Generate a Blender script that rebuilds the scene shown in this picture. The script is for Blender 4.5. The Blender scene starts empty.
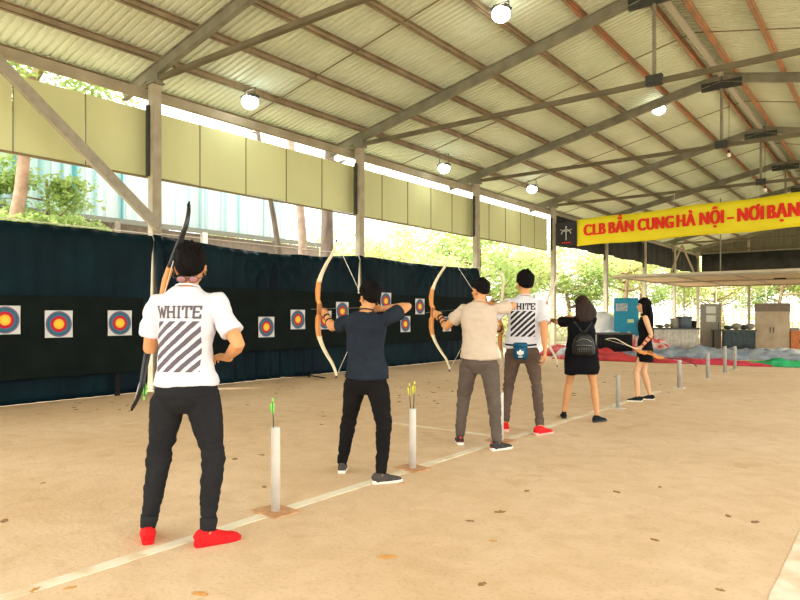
import bpy, bmesh, math, random
from mathutils import Vector, Matrix, noise, bvhtree
R = random.Random(7)
SC = bpy.context.scene
COL = SC.collection
PI = math.pi
rad = math.radians

# ------------------------------------------------------------------ camera
H_CAM, FPX, YAW = 1.30, 650.0, rad(37.6)
FW = Vector((-math.sin(YAW), math.cos(YAW), 0))
RT = Vector((math.cos(YAW), math.sin(YAW), 0))
cd = bpy.data.cameras.new('camera'); cam = bpy.data.objects.new('camera', cd); COL.objects.link(cam)
cam.location = (0, 0, H_CAM); cam.rotation_euler = (PI/2, 0, YAW)
cd.sensor_width = 36.0; cd.lens = 36.0*FPX/800.0; cd.shift_y = 15.0/800.0
cd.clip_start = 0.05; cd.clip_end = 500
SC.camera = cam

# ------------------------------------------------------------------ world, sun, exposure
w = bpy.data.worlds.new('world'); SC.world = w; w.use_nodes = True
nt = w.node_tree; bgn = nt.nodes['Background']
tc = nt.nodes.new('ShaderNodeTexCoord'); mp = nt.nodes.new('ShaderNodeMapping'); nz = nt.nodes.new('ShaderNodeTexNoise')
cr = nt.nodes.new('ShaderNodeValToRGB')
mp.inputs['Scale'].default_value = (1, 1, 2.5); nz.inputs['Scale'].default_value = 2.2; nz.inputs['Detail'].default_value = 4
cr.color_ramp.elements[0].position = .35; cr.color_ramp.elements[0].color = (.90, .93, .92, 1)
cr.color_ramp.elements[1].position = .7; cr.color_ramp.elements[1].color = (1, .985, .93, 1)
nt.links.new(tc.outputs['Generated'], mp.inputs[0]); nt.links.new(mp.outputs[0], nz.inputs['Vector'])
nt.links.new(nz.outputs['Fac'], cr.inputs[0]); nt.links.new(cr.outputs[0], bgn.inputs['Color'])
bgn.inputs['Strength'].default_value = 2.3
sd = bpy.data.lights.new('sun', 'SUN'); sd.energy = 5.0; sd.angle = rad(8); sd.color = (1, .98, .93)
so = bpy.data.objects.new('sun', sd); COL.objects.link(so); so.rotation_euler = (rad(28), rad(-22), 0)
SC.view_settings.view_transform = 'Standard'; SC.view_settings.look = 'None'
SC.view_settings.gamma = 1; SC.view_settings.use_curve_mapping = False
SC.view_settings.exposure = 0.78

# ------------------------------------------------------------------ helpers
def PD(px, py, d):
    """world point seen at (px,py) at depth d"""
    return FW*d + RT*((px-400)/FPX*d) + Vector((0, 0, H_CAM - (py-315)/FPX*d))
def GR(px, py):
    p = PD(px, py, H_CAM*FPX/(py-315.0)); p.z = 0; return p
def ONX(px, py, X):
    r = (px-400)/FPX; d = X/(FW.x + r*RT.x); return PD(px, py, d)
def ONY(px, py, Y):
    r = (px-400)/FPX; d = Y/(FW.y + r*RT.y); return PD(px, py, d)

MATS = {}
def mat(name, col, rough=.7, metal=0., var=0., vscale=8., col2=None, bump=0., bscale=40., vmap=(1, 1, 1), spec=.3,
        sheen=0., trans=0., emit=0., lo=.35, hi=.65):
    if name in MATS: return MATS[name]
    m = bpy.data.materials.new(name); m.use_nodes = True; n = m.node_tree.nodes; l = m.node_tree.links
    b = n['Principled BSDF']; b.inputs['Roughness'].default_value = rough; b.inputs['Metallic'].default_value = metal
    b.inputs['Specular IOR Level'].default_value = spec
    c = (*col, 1); b.inputs['Base Color'].default_value = c
    t = n.new('ShaderNodeTexCoord')
    if var or col2:
        c2 = (*col2, 1) if col2 else (col[0]*(1-var), col[1]*(1-var), col[2]*(1-var), 1)
        mpn = n.new('ShaderNodeMapping'); mpn.inputs['Scale'].default_value = vmap
        z = n.new('ShaderNodeTexNoise'); z.inputs['Scale'].default_value = vscale; z.inputs['Detail'].default_value = 5
        r = n.new('ShaderNodeValToRGB'); r.color_ramp.elements[0].position = lo; r.color_ramp.elements[1].position = hi
        r.color_ramp.elements[0].color = c2; r.color_ramp.elements[1].color = c
        l.new(t.outputs['Object'], mpn.inputs[0]); l.new(mpn.outputs[0], z.inputs['Vector'])
        l.new(z.outputs['Fac'], r.inputs[0]); l.new(r.outputs[0], b.inputs['Base Color'])
    if bump:
        z2 = n.new('ShaderNodeTexNoise'); z2.inputs['Scale'].default_value = bscale; z2.inputs['Detail'].default_value = 6
        bp = n.new('ShaderNodeBump'); bp.inputs['Strength'].default_value = bump; bp.inputs['Distance'].default_value = .02
        l.new(t.outputs['Object'], z2.inputs['Vector']); l.new(z2.outputs['Fac'], bp.inputs['Height']); l.new(bp.outputs[0], b.inputs['Normal'])
    if emit:
        b.inputs['Emission Color'].default_value = c; b.inputs['Emission Strength'].default_value = emit
    if trans:
        tr = n.new('ShaderNodeBsdfTranslucent'); tr.inputs[0].default_value = c
        mx = n.new('ShaderNodeMixShader'); mx.inputs[0].default_value = trans
        l.new(b.outputs[0], mx.inputs[1]); l.new(tr.outputs[0], mx.inputs[2]); l.new(mx.outputs[0], n['Material Output'].inputs[0])
    MATS[name] = m; return m

def obj(name, bm, m, parent=None, smooth=False, loc=None, rot=None):
    me = bpy.data.meshes.new(name); bm.normal_update(); bm.to_mesh(me); bm.free()
    if smooth: me.polygons.foreach_set('use_smooth', [True]*len(me.polygons))
    for mm in (m if isinstance(m, (list, tuple)) else [m]): me.materials.append(mm)
    o = bpy.data.objects.new(name, me); COL.objects.link(o)
    if parent: o.parent = parent
    if loc is not None: o.location = loc
    if rot is not None: o.rotation_euler = rot
    return o
def tag(o, label=None, cat=None, group=None, kind=None):
    if label: o['label'] = label
    if cat: o['category'] = cat
    if group: o['group'] = group
    if kind: o['kind'] = kind
    return o
def thing(name, label, cat, loc=(0, 0, 0), rz=0, group=None):
    o = bpy.data.objects.new(name, None); COL.objects.link(o); o.empty_display_size = .1
    o.location = loc; o.rotation_euler = (0, 0, rz); return tag(o, label, cat, group)
def struct(name, bm, m, smooth=False):
    return tag(obj(name, bm, m, None, smooth), kind='structure')
def dup(root, loc, rz=0, label=None, group=None):
    r = root.copy(); COL.objects.link(r); r.location = loc; r.rotation_euler = (0, 0, rz)
    if label: r['label'] = label
    if group: r['group'] = group
    for ch in list(root.children):
        c = ch.copy(); COL.objects.link(c); c.parent = r
        for g in ch.children:
            q = g.copy(); COL.objects.link(q); q.parent = c
    return r
def NB(): return bmesh.new()
def box(bm, x0, x1, y0, y1, z0, z1):
    v = [bm.verts.new((x, y, z)) for x in (x0, x1) for y in (y0, y1) for z in (z0, z1)]
    for f in ((0, 1, 3, 2), (4, 6, 7, 5), (0, 4, 5, 1), (2, 3, 7, 6), (0, 2, 6, 4), (1, 5, 7, 3)): bm.faces.new([v[i] for i in f])
def beam(bm, p, q, wd, ht, up=(0, 0, 1)):
    p, q = Vector(p), Vector(q); t = (q-p).normalized(); u = Vector(up); s = t.cross(u)
    if s.length < 1e-4: s = t.cross(Vector((1, 0, 0)))
    s.normalize(); u = s.cross(t).normalized()
    v = [bm.verts.new(c + s*(a*wd/2) + u*(b*ht/2)) for c in (p, q) for a in (-1, 1) for b in (-1, 1)]
    for f in ((0, 1, 3, 2), (4, 6, 7, 5), (0, 4, 5, 1), (2, 3, 7, 6), (0, 2, 6, 4), (1, 5, 7, 3)): bm.faces.new([v[i] for i in f])
def loft(bm, cs, rx, ry, side=(1, 0, 0), n=20, p=2.0, cap=True, round_ends=False):
    """closed loft with elliptical rings; rx along side, ry across"""
    cs = [Vector(c) for c in cs]; rx = list(rx); ry = list(ry)
    if round_ends:
        t0 = (cs[0]-cs[1]).normalized(); t1 = (cs[-1]-cs[-2]).normalized()
        a0, a1 = min(rx[0], ry[0]), min(rx[-1], ry[-1])
        pre = [(cs[0]+t0*a0*math.sin(a), math.cos(a)) for a in (1.35, .95, .5)]
        post = [(cs[-1]+t1*a1*math.sin(a), math.cos(a)) for a in (.5, .95, 1.35)]
        rx = [rx[0]*k for _, k in pre]+rx+[rx[-1]*k for _, k in post]; ry = [ry[0]*k for _, k in pre]+ry+[ry[-1]*k for _, k in post]
        cs = [c for c, _ in pre]+cs+[c for c, _ in post]
    S = Vector(side); rings = []; m = len(cs)
    for i, c in enumerate(cs):
        t = (cs[min(i+1, m-1)]-cs[max(i-1, 0)]).normalized()
        s = S - t*S.dot(t)
        if s.length < 1e-3: s = t.orthogonal()
        s.normalize(); S = s; u = t.cross(s)
        ring = []
        for k in range(n):
            a = 2*PI*k/n; ca, sa = math.cos(a), math.sin(a)
            ring.append(bm.verts.new(c + s*(rx[i]*math.copysign(abs(ca)**(2/p), ca)) + u*(ry[i]*math.copysign(abs(sa)**(2/p), sa))))
        rings.append(ring)
    for a, b in zip(rings, rings[1:]):
        for k in range(n): bm.faces.new((a[k], a[(k+1) % n], b[(k+1) % n], b[k]))
    if cap:
        bm.faces.new(rings[0][::-1]); bm.faces.new(rings[-1])
    return rings
def tube(bm, pts, r, n=10, re=False):
    rr = r if isinstance(r, (list, tuple)) else [r]*len(pts)
    t = (Vector(pts[1])-Vector(pts[0])).normalized()
    loft(bm, pts, rr, rr, side=t.orthogonal(), n=n, round_ends=re)
def ell(bm, c, r, M=None, sub=3):
    g = bmesh.ops.create_icosphere(bm, subdivisions=sub, radius=1)
    for v in g['verts']:
        q = Vector((v.co.x*r[0], v.co.y*r[1], v.co.z*r[2])); q += Vector(c)
        v.co = M @ q if M else q
def remesh(bm, vox=.006, sm=2):
    me = bpy.data.meshes.new('t'); bmesh.ops.recalc_face_normals(bm, faces=bm.faces); bm.to_mesh(me); bm.free()
    o = bpy.data.objects.new('t', me); COL.objects.link(o)
    md = o.modifiers.new('r', 'REMESH'); md.mode = 'VOXEL'; md.voxel_size = vox
    if sm:
        m2 = o.modifiers.new('s', 'SMOOTH'); m2.factor = .5; m2.iterations = sm
    dg = bpy.context.evaluated_depsgraph_get(); e = o.evaluated_get(dg)
    b2 = bmesh.new(); b2.from_mesh(e.to_mesh()); e.to_mesh_clear()
    bpy.data.objects.remove(o); bpy.data.meshes.remove(me); return b2
def wrinkle(bm, amp, sc, seed=0, wfn=None):
    bm.normal_update()
    for v in bm.verts:
        q = Vector((v.co.x*sc[0]+seed, v.co.y*sc[1], v.co.z*sc[2]))
        k = noise.noise(q) + .5*noise.noise(q*2.1); a = amp*(wfn(v.co) if wfn else 1)
        v.co += v.normal*(k*a)
def ik(a, c, l1, l2, hint):
    a, c, hint = Vector(a), Vector(c), Vector(hint); d = c-a; L = d.length
    mx = (l1+l2)*.995
    if L > mx: c = a+d*(mx/L); d = c-a; L = mx
    t = d.normalized(); h = hint - t*hint.dot(t); h.normalize()
    x = (l1*l1-l2*l2+L*L)/(2*L); y = math.sqrt(max(0, l1*l1-x*x))
    return a+t*x+h*y, c
def lerp(a, b, t): return a+(b-a)*t

# ------------------------------------------------------------------ materials
def floor_mat():
    m = bpy.data.materials.new('dusty_concrete'); m.use_nodes = True; n = m.node_tree.nodes; l = m.node_tree.links
    b = n['Principled BSDF']; b.inputs['Roughness'].default_value = .85; b.inputs['Specular IOR Level'].default_value = .2
    t = n.new('ShaderNodeTexCoord')
    def nz(s, d, ds=0):
        z = n.new('ShaderNodeTexNoise'); z.inputs['Scale'].default_value = s; z.inputs['Detail'].default_value = d
        z.inputs['Distortion'].default_value = ds; l.new(t.outputs['Object'], z.inputs['Vector']); return z
    def rp(z, p0, c0, p1, c1):
        r = n.new('ShaderNodeValToRGB'); r.color_ramp.elements[0].position = p0; r.color_ramp.elements[0].color = (*c0, 1)
        r.color_ramp.elements[1].position = p1; r.color_ramp.elements[1].color = (*c1, 1); l.new(z.outputs['Fac'], r.inputs[0]); return r
    def mx(a, bb, mode, f):
        x = n.new('ShaderNodeMixRGB'); x.blend_type = mode; x.inputs[0].default_value = f
        l.new(a.outputs[0], x.inputs[1]); l.new(bb.outputs[0], x.inputs[2]); return x
    r1 = rp(nz(.55, 5, .4), .32, (.70, .50, .315), .68, (.79, .595, .41))
    r2 = rp(nz(5, 6, .6), .38, (.93, .91, .87), .6, (1, 1, 1))
    r3 = rp(nz(38, 4), .33, (.72, .66, .58), .45, (1, 1, 1))
    r4 = rp(nz(2.1, 3, 1.5), .30, (.80, .74, .66), .40, (1, 1, 1))
    a = mx(mx(mx(r1, r2, 'MULTIPLY', 1), r3, 'MULTIPLY', .4), r4, 'MULTIPLY', .4)
    l.new(a.outputs[0], b.inputs['Base Color'])
    bp = n.new('ShaderNodeBump'); bp.inputs['Strength'].default_value = .25; bp.inputs['Distance'].default_value = .02
    z = nz(30, 6); l.new(z.outputs['Fac'], bp.inputs['Height']); l.new(bp.outputs[0], b.inputs['Normal'])
    return m
M_floor = floor_mat()
M_ground = mat('dry_ground', (.50, .42, .28), .95, var=.3, vscale=.6, bump=.3, bscale=10)
M_paint = mat('worn_white_paint', (.84, .77, .62), .8, col2=(.73, .57, .38), vscale=5, lo=.40, hi=.56)
M_roof = mat('cream_roof_sheet', (.68, .75, .60), .6, vscale=1.2, col2=(.62, .68, .52), spec=.3)
M_panel = mat('cream_wall_panel', (.65, .67, .35), .55, var=.1, vscale=.8, vmap=(1, 1, .3))
M_steel = mat('grey_green_steel', (.26, .25, .18), .6, col2=(.18, .17, .12), vscale=3)
M_col = mat('column_steel', (.42, .38, .28), .6, col2=(.33, .29, .20), vscale=4)
M_purlin = mat('rust_primer_purlin', (.36, .29, .18), .7, col2=(.27, .21, .13), vscale=2.5, lo=.4, hi=.6)
M_purlr = mat('red_primer_purlin', (.50, .24, .13), .7, col2=(.34, .22, .13), vscale=2.5, lo=.4, hi=.6)
M_dark = mat('dark_steel', (.05, .055, .045), .6, var=.3)
M_curt = mat('dark_teal_curtain', (.002, .015, .021), .5, col2=(.0015, .008, .013), vscale=1.5, spec=.08)
M_foam = mat('dark_foam_board', (.007, .012, .010), .9, col2=(.005, .008, .007), vscale=3, bump=.2, bscale=25, spec=.1)
M_white = mat('white_plastic', (.80, .78, .70), .45, var=.08, vscale=6)
M_wood = mat('orange_wood', (.72, .30, .06), .4, col2=(.52, .19, .035), vscale=9, vmap=(6, 6, .6), spec=.5)
M_limb = mat('cream_limb', (.85, .76, .52), .35, var=.06, spec=.5)
M_blk = mat('black_gloss', (.012, .014, .016), .3, spec=.5)
M_blkm = mat('black_matte', (.012, .012, .013), .85, spec=.15)
M_str = mat('bow_string', (.75, .72, .62), .7)
M_skin = mat('skin_tan', (.66, .31, .13), .55, var=.1, vscale=12, spec=.3)
M_skinp = mat('skin_pale', (.74, .42, .23), .55, var=.08, vscale=12, spec=.3)
M_hair = mat('black_hair', (.004, .0035, .0035), .7, col2=(.008, .006, .006), vscale=60, vmap=(1, 1, .15), bump=.5, bscale=120, spec=.08)
M_bark = mat('bark', (.34, .23, .14), .95, col2=(.18, .12, .07), vscale=7, vmap=(1, 1, .25), bump=.6, bscale=14)
M_barkd = mat('bark_grey', (.22, .17, .13), .95, col2=(.13, .10, .08), vscale=7, vmap=(1, 1, .25), bump=.6, bscale=14)

# ------------------------------------------------------------------ setting: ground, floor, painted lines
b = NB(); box(b, -70, 60, -40, 110, -.30, -.06); struct('ground', b, M_ground)
b = NB(); box(b, -11.6, 8, -8, 47, -.2, 0); struct('floor', b, M_floor)

def strip(name, x0, x1, y0, y1, lab, sd):
    b = NB(); n = max(4, int(max(x1-x0, y1-y0)/.1)); long_y = (y1-y0) > (x1-x0); prev = None
    for i in range(n+1):
        t = i/n; j0 = .008*noise.noise(Vector((i*.6, sd, 0))); j1 = .008*noise.noise(Vector((i*.6, sd+9, 0)))
        if long_y: a = (x0+j0, lerp(y0, y1, t)); c = (x1+j1, lerp(y0, y1, t))
        else: a = (lerp(x0, x1, t), y0+j0); c = (lerp(x0, x1, t), y1+j1)
        r = [b.verts.new((a[0], a[1], .0)), b.verts.new((a[0], a[1], .003)), b.verts.new((c[0], c[1], .003)), b.verts.new((c[0], c[1], 0))]
        if prev:
            for k in range(3): b.faces.new((prev[k], prev[k+1], r[k+1], r[k]))
        prev = r
    tag(obj(name, b, M_paint), lab, 'line')
strip('painted_line', -3.31, -3.22, .2, 11.5, 'long worn white shooting line the archers stand on', 1)
strip('painted_line', -.48, -.34, 1.2, 6.5, 'wide white line at the bottom right corner of the floor', 2)
strip('painted_line', -4.95, -3.45, 6.12, 6.19, 'short faint white line on the floor in front of the archers', 3)

# ------------------------------------------------------------------ setting: roof
XE, XR, ZR = -10.35, -3.45, .2174        # column line, ridge line, slope
Z0 = 5.43
def zroof(x):                             # underside of rafters
    return Z0 + (min(x, 2*XR-x)-XE)*ZR
YS = [6.4-5.5+5.5*i-0.0 for i in range(0, 9)]
YS = [.9, 6.4, 11.85, 17.3, 22.9, 28.4, 33.9, 39.4, 44.9]
b = NB(); prof = []
y = -6.0; pt = .135
while y < 46.2:
    prof += [(y, 0), (y+.07, 0), (y+.085, .034), (y+.12, .034)]; y += pt
for xa, xb in ((-11.5, XR), (XR, 4.6)):
    pr = None
    for (yy, dz) in prof:
        r = [bb for bb in (b.verts.new((xa, yy, zroof(xa)+.40+dz)), b.verts.new((xb, yy, zroof(xb)+.40+dz)))]
        if pr: b.faces.new((pr[0], pr[1], r[1], r[0]))
        pr = r
struct('ceiling', b, M_roof)
# purlins (C channels along the hall)
px_list = [-11.3, -10.25, -9.15, -8.05, -6.95, -5.85, -4.75, -3.72, -3.18, -2.15, -1.05, .05, 1.15, 2.25, 3.35]
tn = 1
for x in px_list:
    b = NB(); z = zroof(x)+.25; sg = 1 if x < XR else -1
    box(b, x-.035, x+.035, -5.9, 46, z, z+.012); box(b, x-.035, x+.035, -5.9, 46, z+.118, z+.13)
    box(b, x-.035*sg-.006, x-.035*sg+.006, -5.9, 46, z, z+.13); box(b, x+.029*sg, x+.035*sg, -5.9, 46, z, z+.03) if sg > 0 else box(b, x-.035, x-.029, -5.9, 46, z, z+.03)
    struct('trim_%d' % tn, b, M_purlr if x > -5 else M_purlin); tn += 1
# eave beam linking the column heads, ridge cable tray
b = NB(); beam(b, (-10.62, -5.9, 5.22), (-10.62, 46, 5.22), .10, .16); struct('trim_%d' % tn, b, mat('eave_beam', (.40, .35, .24), .7, var=.25, vscale=2)); tn += 1
b = NB(); beam(b, (XR, -5.9, 7.12), (XR, 46, 7.12), .12, .05); struct('trim_%d' % tn, b, mat('ridge_tray', (.45, .43, .36), .6)); tn += 1
# thin sag rods halfway between the trusses
b = NB()
for i in range(len(YS)-1):
    ym = (YS[i]+YS[i+1])/2
    for xa, xb in ((-11.3, XR), (XR, 3.4)):
        for dy in (0,):
            beam(b, (xa, ym+dy, zroof(xa)+.30), (xb, ym+dy, zroof(xb)+.30), .02, .02)
struct('trim_%d' % tn, b, mat('rod_brown', (.22, .17, .10), .7)); tn += 1

# trusses: one thing per bay line
ordn = ['nearest', 'second', 'third', 'fourth', 'fifth', 'sixth', 'seventh', 'eighth']
def make_truss():
    t = thing('roof_truss', '', 'roof truss')
    for sx in (0, 1):
        b = NB()
        xa, xb = (-11.35, XR+.01) if sx == 0 else (XR-.01, 4.45)
        za, zb = zroof(xa)+.125, zroof(xb)+.125
        beam(b, (xa, 0, za+.02), (xb, 0, zb+.02), .03, .20)
        beam(b, (xa, 0, za-.08), (xb, 0, zb-.08), .10, .016); beam(b, (xa, 0, za+.12), (xb, 0, zb+.12), .11, .016)
        obj('rafter', b, M_steel, t)
    b = NB(); beam(b, (XE, 0, 5.43), (XR*2-XE, 0, 5.43), .05, .075); beam(b, (XE, 0, 5.38), (2*XR-XE, 0, 5.38), .09, .012)
    obj('tie_beam', b, mat('tie_beam', (.17, .15, .085), .65, col2=(.12, .10, .06), vscale=2), t)
    b = NB(); tube(b, [(XR, 0, 5.45), (XR, 0, 6.95)], .035, 8); obj('king_post', b, M_steel, t)
    b = NB(); box(b, XR-.45, XR+.45, -.045, .045, 6.80, 6.99)
    for k in range(6): tube(b, [(XR-.36+k*.144, -.07, 6.93), (XR-.36+k*.144, .07, 6.93)], .018, 6)
    obj('ridge_plate', b, M_dark, t)
    b = NB(); box(b, XR-.14, XR+.14, -.05, .05, 5.36, 5.54); obj('gusset_plate', b, M_dark, t)
    for s in (-1, 1):
        b = NB(); x = XE if s < 0 else 2*XR-XE; box(b, x-.16, x+.16, -.06, .06, 5.32, 5.5); obj('gusset_plate', b, M_steel, t)
    return t
T0 = None
for i, yy in enumerate(YS[1:]):
    lab = '%s steel roof truss counted from the camera, with rafters, tie beam and king post' % ordn[i]
    if T0 is None: T0 = make_truss(); T0.location = (0, yy, 0); T0['label'] = lab
    else: dup(T0, (0, yy, 0), 0, lab)
# columns
def make_column():
    t = thing('steel_column', '', 'column')
    b = NB(); box(b, -.085, .085, -.085, .085, 0, 5.33); bmesh.ops.bevel(b, geom=b.edges[:], offset=.012, segments=2, affect='EDGES'); obj('shaft', b, M_col, t)
    b = NB(); box(b, -.16, .16, -.13, .13, 0, .02); obj('base_plate', b, M_steel, t)
    b = NB(); box(b, -.14, .14, -.11, .11, 5.33, 5.355); obj('cap_plate', b, M_steel, t)
    b = NB(); box(b, -.06, .0, -.14, -.088, 3.72, 4.95); obj('panel_gap_strip', b, M_dark, t)  # dark strip standing in for the dark gap at the panel edge
    return t
C0 = None
for i, yy in enumerate(YS[1:]):
    lab = '%s grey steel column from the left along the curtain side of the hall' % ['first', 'second', 'third', 'fourth', 'fifth', 'sixth', 'seventh', 'eighth'][i]
    if C0 is None: C0 = make_column(); C0.location = (XE, yy, 0); C0['label'] = lab
    else: dup(C0, (XE, yy, 0), 0, lab)
# diagonal brace on the first bay
b = NB(); beam(b, (XE+.17, 6.36, 2.80), (XE+.17, 3.22, 5.40), .12, .11, (1, 0, 0)); beam(b, (XE+.235, 6.3, 2.85), (XE+.235, 3.28, 5.35), .17, .02, (1, 0, 0))
tag(obj('diagonal_brace', b, mat('brace_grey', (.36, .33, .25), .6, var=.2)), 'slanting grey steel brace running down to the first column, top left', 'brace')

# cream side panels, left wall above the gap
b = NB(); x = -10.62; y = 0.0; k = 0
yb = [.9]
while yb[-1] < 22.9: yb.append(yb[-1]+1.1)
yb[-1] = 22.85
for a, c in zip(yb, yb[1:]):
    z0 = 3.76 + .02*math.sin(a*3.1); box(b, x-.02, x+.02, a+.012, c-.012, z0, 4.93)
    box(b, x+.015, x+.03, a+.0, a+.02, z0, 4.93)
box(b, x-.03, x+.01, .9, 22.9, 4.88, 4.92)
struct('wall_left', b, M_panel)
b = NB()
for a in yb: box(b, x+.02, x+.035, a-.006, a+.006, 3.74, 4.94)
box(b, x-.03, x+.045, .9, 22.85, 3.735, 3.76)
struct('trim_%d' % tn, b, mat('seam_brown', (.22, .17, .08), .8)); tn += 1

# black shade net band past the fourth column and across the far end
M_net = mat('black_net', (.035, .035, .03), .9, col2=(.02, .02, .018), vscale=2)
def netband(p0, p1, z0, z1, lab):
    b = NB(); p0, p1 = Vector(p0), Vector(p1); n = 80; pr = None; d = (p1-p0).normalized(); nrm = Vector((d.y, -d.x, 0))
    for i in range(n+1):
        t = i/n; q = p0.lerp(p1, t); o = nrm*(.05*math.sin(i*1.7)+.03*math.sin(i*.63))
        row = [b.verts.new(q+o*k+Vector((0, 0, z))) for z, k in ((z0-.03*math.sin(i*.5), 1), ((z0+z1)/2, .6), (z1, .1))]
        if pr:
            for k in range(2): b.faces.new((pr[k], row[k], row[k+1], pr[k+1]))
        pr = row
    o = obj('shade_net', b, M_net, None, True); md = o.modifiers.new('s', 'SOLIDIFY'); md.thickness = .012
    tag(o, lab, 'shade net')
netband((-10.55, 23.2, 0), (-10.55, 45.8, 0), 4.0, 5.15, 'long dark shade net hanging along the left eave past the banner')
netband((-10.3, 45.7, 0), (4.4, 45.7, 0), 4.05, 5.25, 'dark shade net band across the far end of the hall')
b = NB()
for x in (-7.6, -4.2, -.8, 2.5): beam(b, (x, 46, 0), (x, 46, zroof(x)+.2), .14, .14, (1, 0, 0))
beam(b, (-10.3, 46.05, 5.3), (4.4, 46.05, 5.3), .1, .14)
struct('wall_far', b, M_col)
b = NB(); v = [b.verts.new(q) for q in ((-11.3, 46.2, 5.2), (4.4, 46.2, 5.2), (4.4, 46.2, zroof(4.4)+.38), (XR, 46.2, zroof(XR)+.38), (-11.3, 46.2, zroof(-11.3)+.38))]; b.faces.new(v)
struct('wall_gable', b, mat('gable_olive', (.20, .19, .13), .8, var=.3, vscale=2, vmap=(6, 1, .3)))

# ------------------------------------------------------------------ curtains, boards, targets
def curtain(y0, y1, lab, sd, top=2.66, sag=.0, slitL=0., slitR=0., gathers=(), fold=.5):
    b = NB(); nz_ = 26; ny = int((y1-y0)/.035); rows = []
    for i in range(ny+1):
        t = i/ny; yy = lerp(y0, y1, t); row = []
        tp = top - sag*math.sin(PI*t) + .03*noise.noise(Vector((yy*1.3, sd, 0)))
        for k in range(nz_+1):
            u = k/nz_; z = tp*u
            f = fold*(.6+.8*noise.noise(Vector((yy*.5, sd+3, 0))))
            x = -10.12 + f*(.035*math.sin(yy*21+2*noise.noise(Vector((yy, z*.5, sd)))) + .07*noise.noise(Vector((yy*3.0, z*.35, sd))))
            # radiating folds at gather points
            for g in gathers:
                dy, dz = yy-g, tp+.05-z; rr = math.hypot(dy, dz)
                if rr < 1.3: x += .075*math.sin(math.atan2(dy, dz)*13)*min(1, rr*3)*(1-rr/1.3)
            if u > .97: x += -.05*(u-.97)/.03
            y2 = yy
            op = max(0, 1-u/.93)**.4      # the slit opens downwards from the tie point
            if slitL and t < .12: y2 += slitL*op*(1-t/.12)**.6
            if slitR and t > .88: y2 -= slitR*op*((t-.88)/.12)**.6
            row.append(b.verts.new((x, y2, max(z, .004))))
        rows.append(row)
    for a, c in zip(rows, rows[1:]):
        for k in range(nz_): b.faces.new((a[k], c[k], c[k+1], a[k+1]))
    o = obj('curtain', b, M_curt, None, True); md = o.modifiers.new('s', 'SOLIDIFY'); md.thickness = .006
    tag(o, lab, 'curtain', 'dark curtains behind the targets'); return o
curtain(-.5, 6.24, 'dark blue-green curtain behind the two targets nearest the left edge, left of the first column', 1, 2.66, 0, 0, .11, fold=.6)
curtain(6.25, 11.60, 'pleated dark green curtain between the first and second columns, right of the nearest archer', 2, 2.70, .14, .11, .09, gathers=(6.3, 9.0, 11.6), fold=.9)
curtain(11.61, 17.05, 'dark green curtain between the second and third columns, behind the two drawing archers', 3, 2.72, .06, .09, 0, gathers=(11.6, 14.3, 17.0), fold=.6)
b = NB(); tube(b, [(-10.16, -.5, 2.67), (-10.16, 6.4, 2.69)], .008, 6); tube(b, [(-10.16, 6.4, 2.71), (-10.16, 17.3, 2.74)], .008, 6)
tag(obj('curtain_wire', b, M_str), 'thin wire the dark curtains hang from, strung between the columns', 'wire')
def board(y0, y1, z0, z1, lab):
    b = NB(); box(b, -9.98, -9.90, y0, y1, z0, z1); bmesh.ops.bevel(b, geom=b.edges[:], offset=.01, segments=1, affect='EDGES')
    o = thing('backing_board', lab, 'backing board', (0, 0, 0)); obj('panel', b, M_foam, o)
    for yy in (y0+.4, (y0+y1)/2, y1-.4):
        b = NB(); box(b, -10.02, -9.985, yy-.04, yy+.04, .0, z1-.05); obj('leg', b, M_blkm, o)
board(-.4, 5.92, .38, 1.58, 'dark board behind the left group of targets')
board(6.75, 16.9, .60, 1.80, 'long dark board behind the right group of targets')

def target_mat():
    m = bpy.data.materials.new('target_face'); m.use_nodes = True; n = m.node_tree.nodes; l = m.node_tree.links
    b = n['Principled BSDF']; b.inputs['Roughness'].default_value = .8
    t = n.new('ShaderNodeTexCoord'); s = n.new('ShaderNodeVectorMath'); s.operation = 'MULTIPLY'; s.inputs[1].default_value = (0, 1, 1)
    ln = n.new('ShaderNodeVectorMath'); ln.operation = 'LENGTH'; mu = n.new('ShaderNodeMath'); mu.operation = 'MULTIPLY'; mu.inputs[1].default_value = 5.0
    r = n.new('ShaderNodeValToRGB'); r.color_ramp.interpolation = 'CONSTANT'
    st = [(0, (.85, .58, .04)), (.20, (.78, .48, .03)), (.37, (.58, .008, .03)), (.48, (.44, .006, .02)), (.60, (.02, .15, .23)), (.74, (.015, .09, .16)), (.83, (.14, .12, .19)), (.95, (.62, .62, .60))]
    el = r.color_ramp.elements
    while len(el) < len(st): el.new(.5)
    for e, (p, c) in zip(el, st): e.position = p; e.color = (*c, 1)
    l.new(t.outputs['Object'], s.inputs[0]); l.new(s.outputs[0], ln.inputs[0]); l.new(ln.outputs['Value'], mu.inputs[0])
    l.new(mu.outputs[0], r.inputs[0]); l.new(r.outputs[0], b.inputs['Base Color']); return m
M_tgt = target_mat()
tg0 = None
tl = [(5, 320, 'left-edge target on the left board, cut by the photo edge'), (59, 324, 'middle target on the left board, beneath the tree'),
      (120, 323, 'right target on the left board, just left of the first archer'),
      (266.5, 327, 'leftmost target on the long right board'), (298, 319.5, 'target on the right board, second from the left'),
      (325, 320, 'target half hidden behind the bow of the archer in the navy shirt'), (342.5, 311, 'target just above the extended arm of the archer in the navy shirt'),
      (386, 301, 'target just right of the head of the archer in the navy shirt'), (405.5, 324, 'low target under the raised elbow of the archer in the navy shirt'),
      (420, 306.5, 'high target just left of the bow of the archer in the beige shirt'), (447, 324, 'target under the extended arm of the archer in the beige shirt')]
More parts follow.
